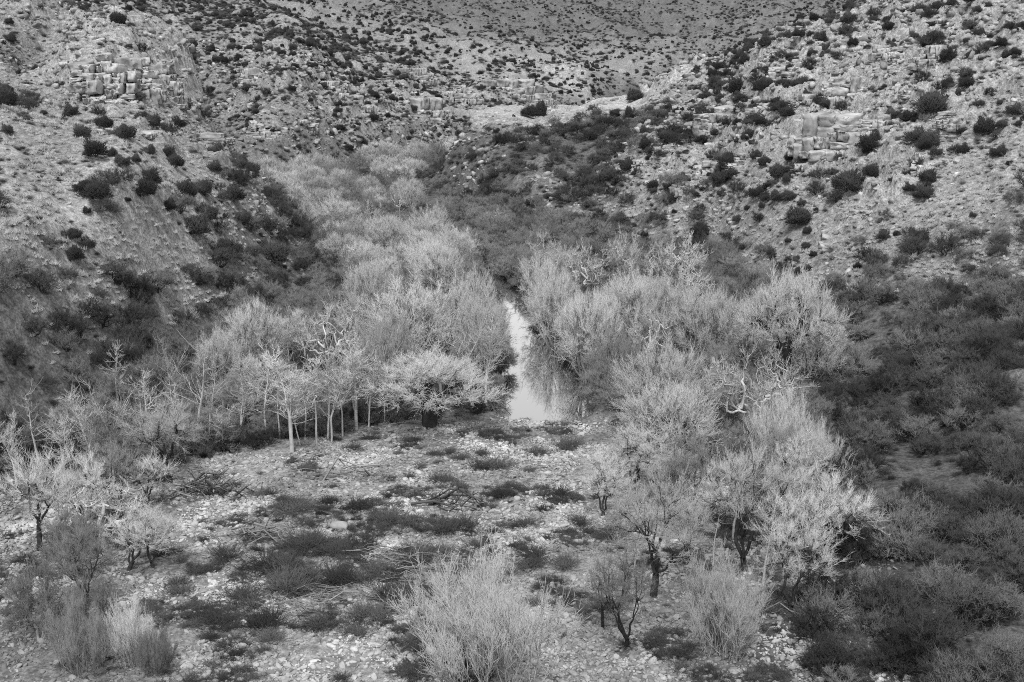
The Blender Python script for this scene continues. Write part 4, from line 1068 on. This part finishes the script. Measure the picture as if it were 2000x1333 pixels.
for k, (x, y, w, lab) in enumerate([(1050, 232, 42, 'dark spreading bush on the edge of the flat terrace'), (1030, 228, 26, 'small dark bush next to the spreading one on the terrace'), (1240, 198, 34, 'dark bush at the back of the flat terrace'),
                                    (1232, 232, 30, 'dark terrace-end bush by the rocky slope'), (1440, 182, 44, 'large dark bush on the crest where the rocky slope meets the back hill'), (1820, 225, 60, 'largest dark juniper cluster high on the rocky slope'),
                                    (1700, 290, 46, 'dark juniper beside the large layered cliff block'), (1655, 375, 60, 'wide dark juniper below the large layered cliff block'), (1560, 440, 50, 'round grey-dark bush at the foot of the rocky slope')]):
    X, Y, Z = vis_hit(x, y)[0]; s = w * Y / F / 2.7
    plant('juniper_bush', 'juniper', k, X, Y, s, s, k, lab, 'bush', None, z=float(ground([X], [Y])[0]))

def slope_bushes(kind, chan, ncand, y0, y1, smin, smax, sizefar, name, cat, labels, nind, stufflabel, seed):
    rr = np.random.default_rng(seed)
    X, Y = sample_fan(ncand, y0, y1, .5, rr)
    area = (.5 * ((y1 + 10) ** 2 - (y0 + 10) ** 2) * 1.0) / ncand
    zt, ft, pdt, rdt, lmt = terrain(X, Y)
    dens = ft[:, chan] * np.clip(1 + 1.6 * fbm(X / 14, Y / 14, 3, seed), .1 if kind != 'scrub' else .45, 2.6)
    bd_ = poly_dist(X, Y, BAR)
    kp = (rr.random(ncand) < dens * area) & (rdt > 1.5) & (bd_ > np.where(X > 10, -5.5, 1.0)) & (pdt > (np.where((X > 10) & (Y < 105), -9, -3) if kind == 'scrub' else 2)) & ((poly_dist(X, Y, TERRACE) > 1) | (rr.random(ncand) < .12))
    X, Y, zt = X[kp], Y[kp], zt[kp]
    ok = visible(X, Y, zt + 1.5)
    X, Y, zt = X[ok], Y[ok], zt[ok]
    s = (smin + (smax - smin) * rr.random(len(X)) ** 1.6) * (1 + sizefar * np.clip((Y - 200) / 600, 0, 1))
    order = np.argsort(-s / Y)
    X, Y, zt, s = X[order], Y[order], zt[order], s[order]
    print(kind, len(X))
    for k in range(min(nind, len(X))):
        kd = kind if kind != 'juniper' or rr.random() < .6 else 'scrub'; sk = s[k] * (.72 if kd != kind else 1)
        vv = int(rr.integers(12)); lab, grp = labels(X[k], Y[k], s[k], vv)
        plant(name, kd, vv if kd == kind else vv % 2, X[k], Y[k], sk, sk * rr.uniform(.8, 1.15), rr.uniform(0, 6.28), lab, cat, grp, z=zt[k])
    X, Y, zt, s = X[nind:], Y[nind:], zt[nind:], s[nind:]
    if len(X):
        m = len(X); km = [q[1] for q in KIND[kind]]
        scatter('far_' + cat + 'es' if not cat.endswith('s') else 'far_' + cat, np.c_[X, Y, zt - .05], np.c_[np.zeros((m, 2)), rr.uniform(0, 6.28, m)], np.c_[s, s, s * rr.uniform(.8, 1.15, m)], rr.integers(0, len(km), m), km, stufflabel, cat)
def jl(X, Y, s_, v_):
    w = size_word(s_, .7, .9) + ' dark '
    if Y < 210 and X < 0: return w + 'bush on the grassy bench slope ' + near(X, Y), 'bushes around the bench'
    if X < -5 and Y < 640: return w + 'juniper on the far hillside ' + near(X, Y), 'junipers on the far hillside'
    if X >= -5 and Y < 330: return w + 'juniper on the rocky slope ' + near(X, Y), 'junipers on the rocky slope'
    return w + 'juniper beyond the flat terrace ' + near(X, Y), 'junipers beyond the terrace'
def sl(X, Y, s_, v_):
    w = size_word(s_, .68, .85) + (' dark scrub bush ' if v_ % 4 < 2 else ' greyish scrub bush ')
    if X < -15 and Y < 240: return w + 'on the grassy slope ' + near(X, Y), 'scrub on the grassy slope'
    if Y > 165: return w + 'in the brushy belt ' + near(X, Y), 'scrub below the terrace'
    return w + 'on the gentle slope ' + near(X, Y), 'scrub beside the bar'
slope_bushes('juniper', 3, 60000, 80, 640, .34, 1.2, .1, 'juniper_bush', 'bush', jl, 260, 'small dark bushes dotting the hillsides too many to count', 81)
slope_bushes('scrub', 4, 90000, 52, 330, .5, 1.1, .2, 'scrub_bush', 'scrub', sl, 300, 'dark thorny scrub covering the slopes beside the valley floor', 82)
rr = np.random.default_rng(83)
X, Y = sample_fan(60000, 640, 2300, .5, rr); area = .5 * (2310 ** 2 - 650 ** 2) / 36000
zt, ft, pdt, rdt, lmt = terrain(X, Y)
kp = rr.random(60000) < ft[:, 3] * area * np.clip(1.0 + 1.6 * fbm(X / 70, Y / 70, 4, 84), .3, 2.6)
X, Y, zt = X[kp], Y[kp], zt[kp]; m = len(X); s = .4 + .9 * rr.random(m) ** 1.8
print('back hill bushes', m)
scatter('distant_bushes', np.c_[X, Y, zt], np.c_[np.zeros((m, 2)), rr.uniform(0, 6.28, m)], np.c_[s, s, s], rr.integers(0, 3, m), [q[1] for q in KIND['juniper']], 'countless tiny dark bushes dotting the back hill', 'bushes')

# ------------------------------------------------------------------ weeds on the bar
WEEDS = [(970, 905, 70), (975, 960, 55), (870, 935, 55), (700, 985, 60), (640, 975, 50), (570, 990, 80), (1115, 865, 60), (1050, 880, 50), (1095, 960, 60), (850, 975, 40), (780, 880, 30), (690, 870, 40),
         (870, 1030, 90), (760, 1010, 80), (600, 1060, 100), (520, 1100, 100), (440, 1080, 70), (680, 1060, 80), (820, 1080, 90), (900, 1110, 70), (560, 1140, 110), (660, 1130, 90), (780, 1160, 100), (740, 1200, 90),
         (470, 1160, 90), (420, 1210, 90), (520, 1210, 90), (350, 1150, 70), (620, 1215, 80), (690, 1230, 70), (1030, 1020, 60), (1040, 1080, 80), (1100, 1100, 60), (1190, 1040, 70), (1130, 1010, 50), (1010, 1060, 50),
         (980, 1020, 40), (940, 880, 40), (1000, 860, 30), (590, 910, 40), (510, 960, 50), (330, 1070, 60), (260, 1060, 60), (385, 1110, 60), (1190, 1180, 70), (1140, 1190, 50), (840, 1220, 70), (1340, 1080, 60), (1400, 1040, 60),
         (1340, 960, 50), (1500, 1180, 90), (1380, 1190, 70), (1060, 990, 40), (820, 905, 35), (760, 930, 35), (650, 945, 30), (460, 1010, 45), (400, 1050, 40), (740, 1110, 70), (930, 1060, 50)]
wp = vis_hit([w[0] for w in WEEDS], [w[1] + 8 for w in WEEDS])
rw_ = np.random.default_rng(91)
k = 0
for (x, y, w), (X, Y, Z) in zip(WEEDS, wp):
    for j in range(1 + (w > 45) + (w > 75)):
        mpp = Y / F; s = w * mpp / 1.9 * (1 if j == 0 else .75)
        dx, dy = (0, 0) if j == 0 else rw_.normal(size=2) * w * mpp * .35
        lab, grp = ('low ' if w < 60 else 'broad ') + 'dark weed clump on the cobbles ' + near(X + dx, Y + dy), 'weeds on the cobble bar'
        if x in (970, 975) and j == 0: lab, grp = ('tall dark weed clump in the middle of the bar facing the pool' if x == 970 else 'dark weed clump just in front of the tall one on the bar'), None
        plant('weed_clump', 'weed', k, X + dx, Y + dy, s, s * rw_.uniform(.6, .95), rw_.uniform(0, 6.28), lab, 'weeds', grp); k += 1
print('weeds', k)
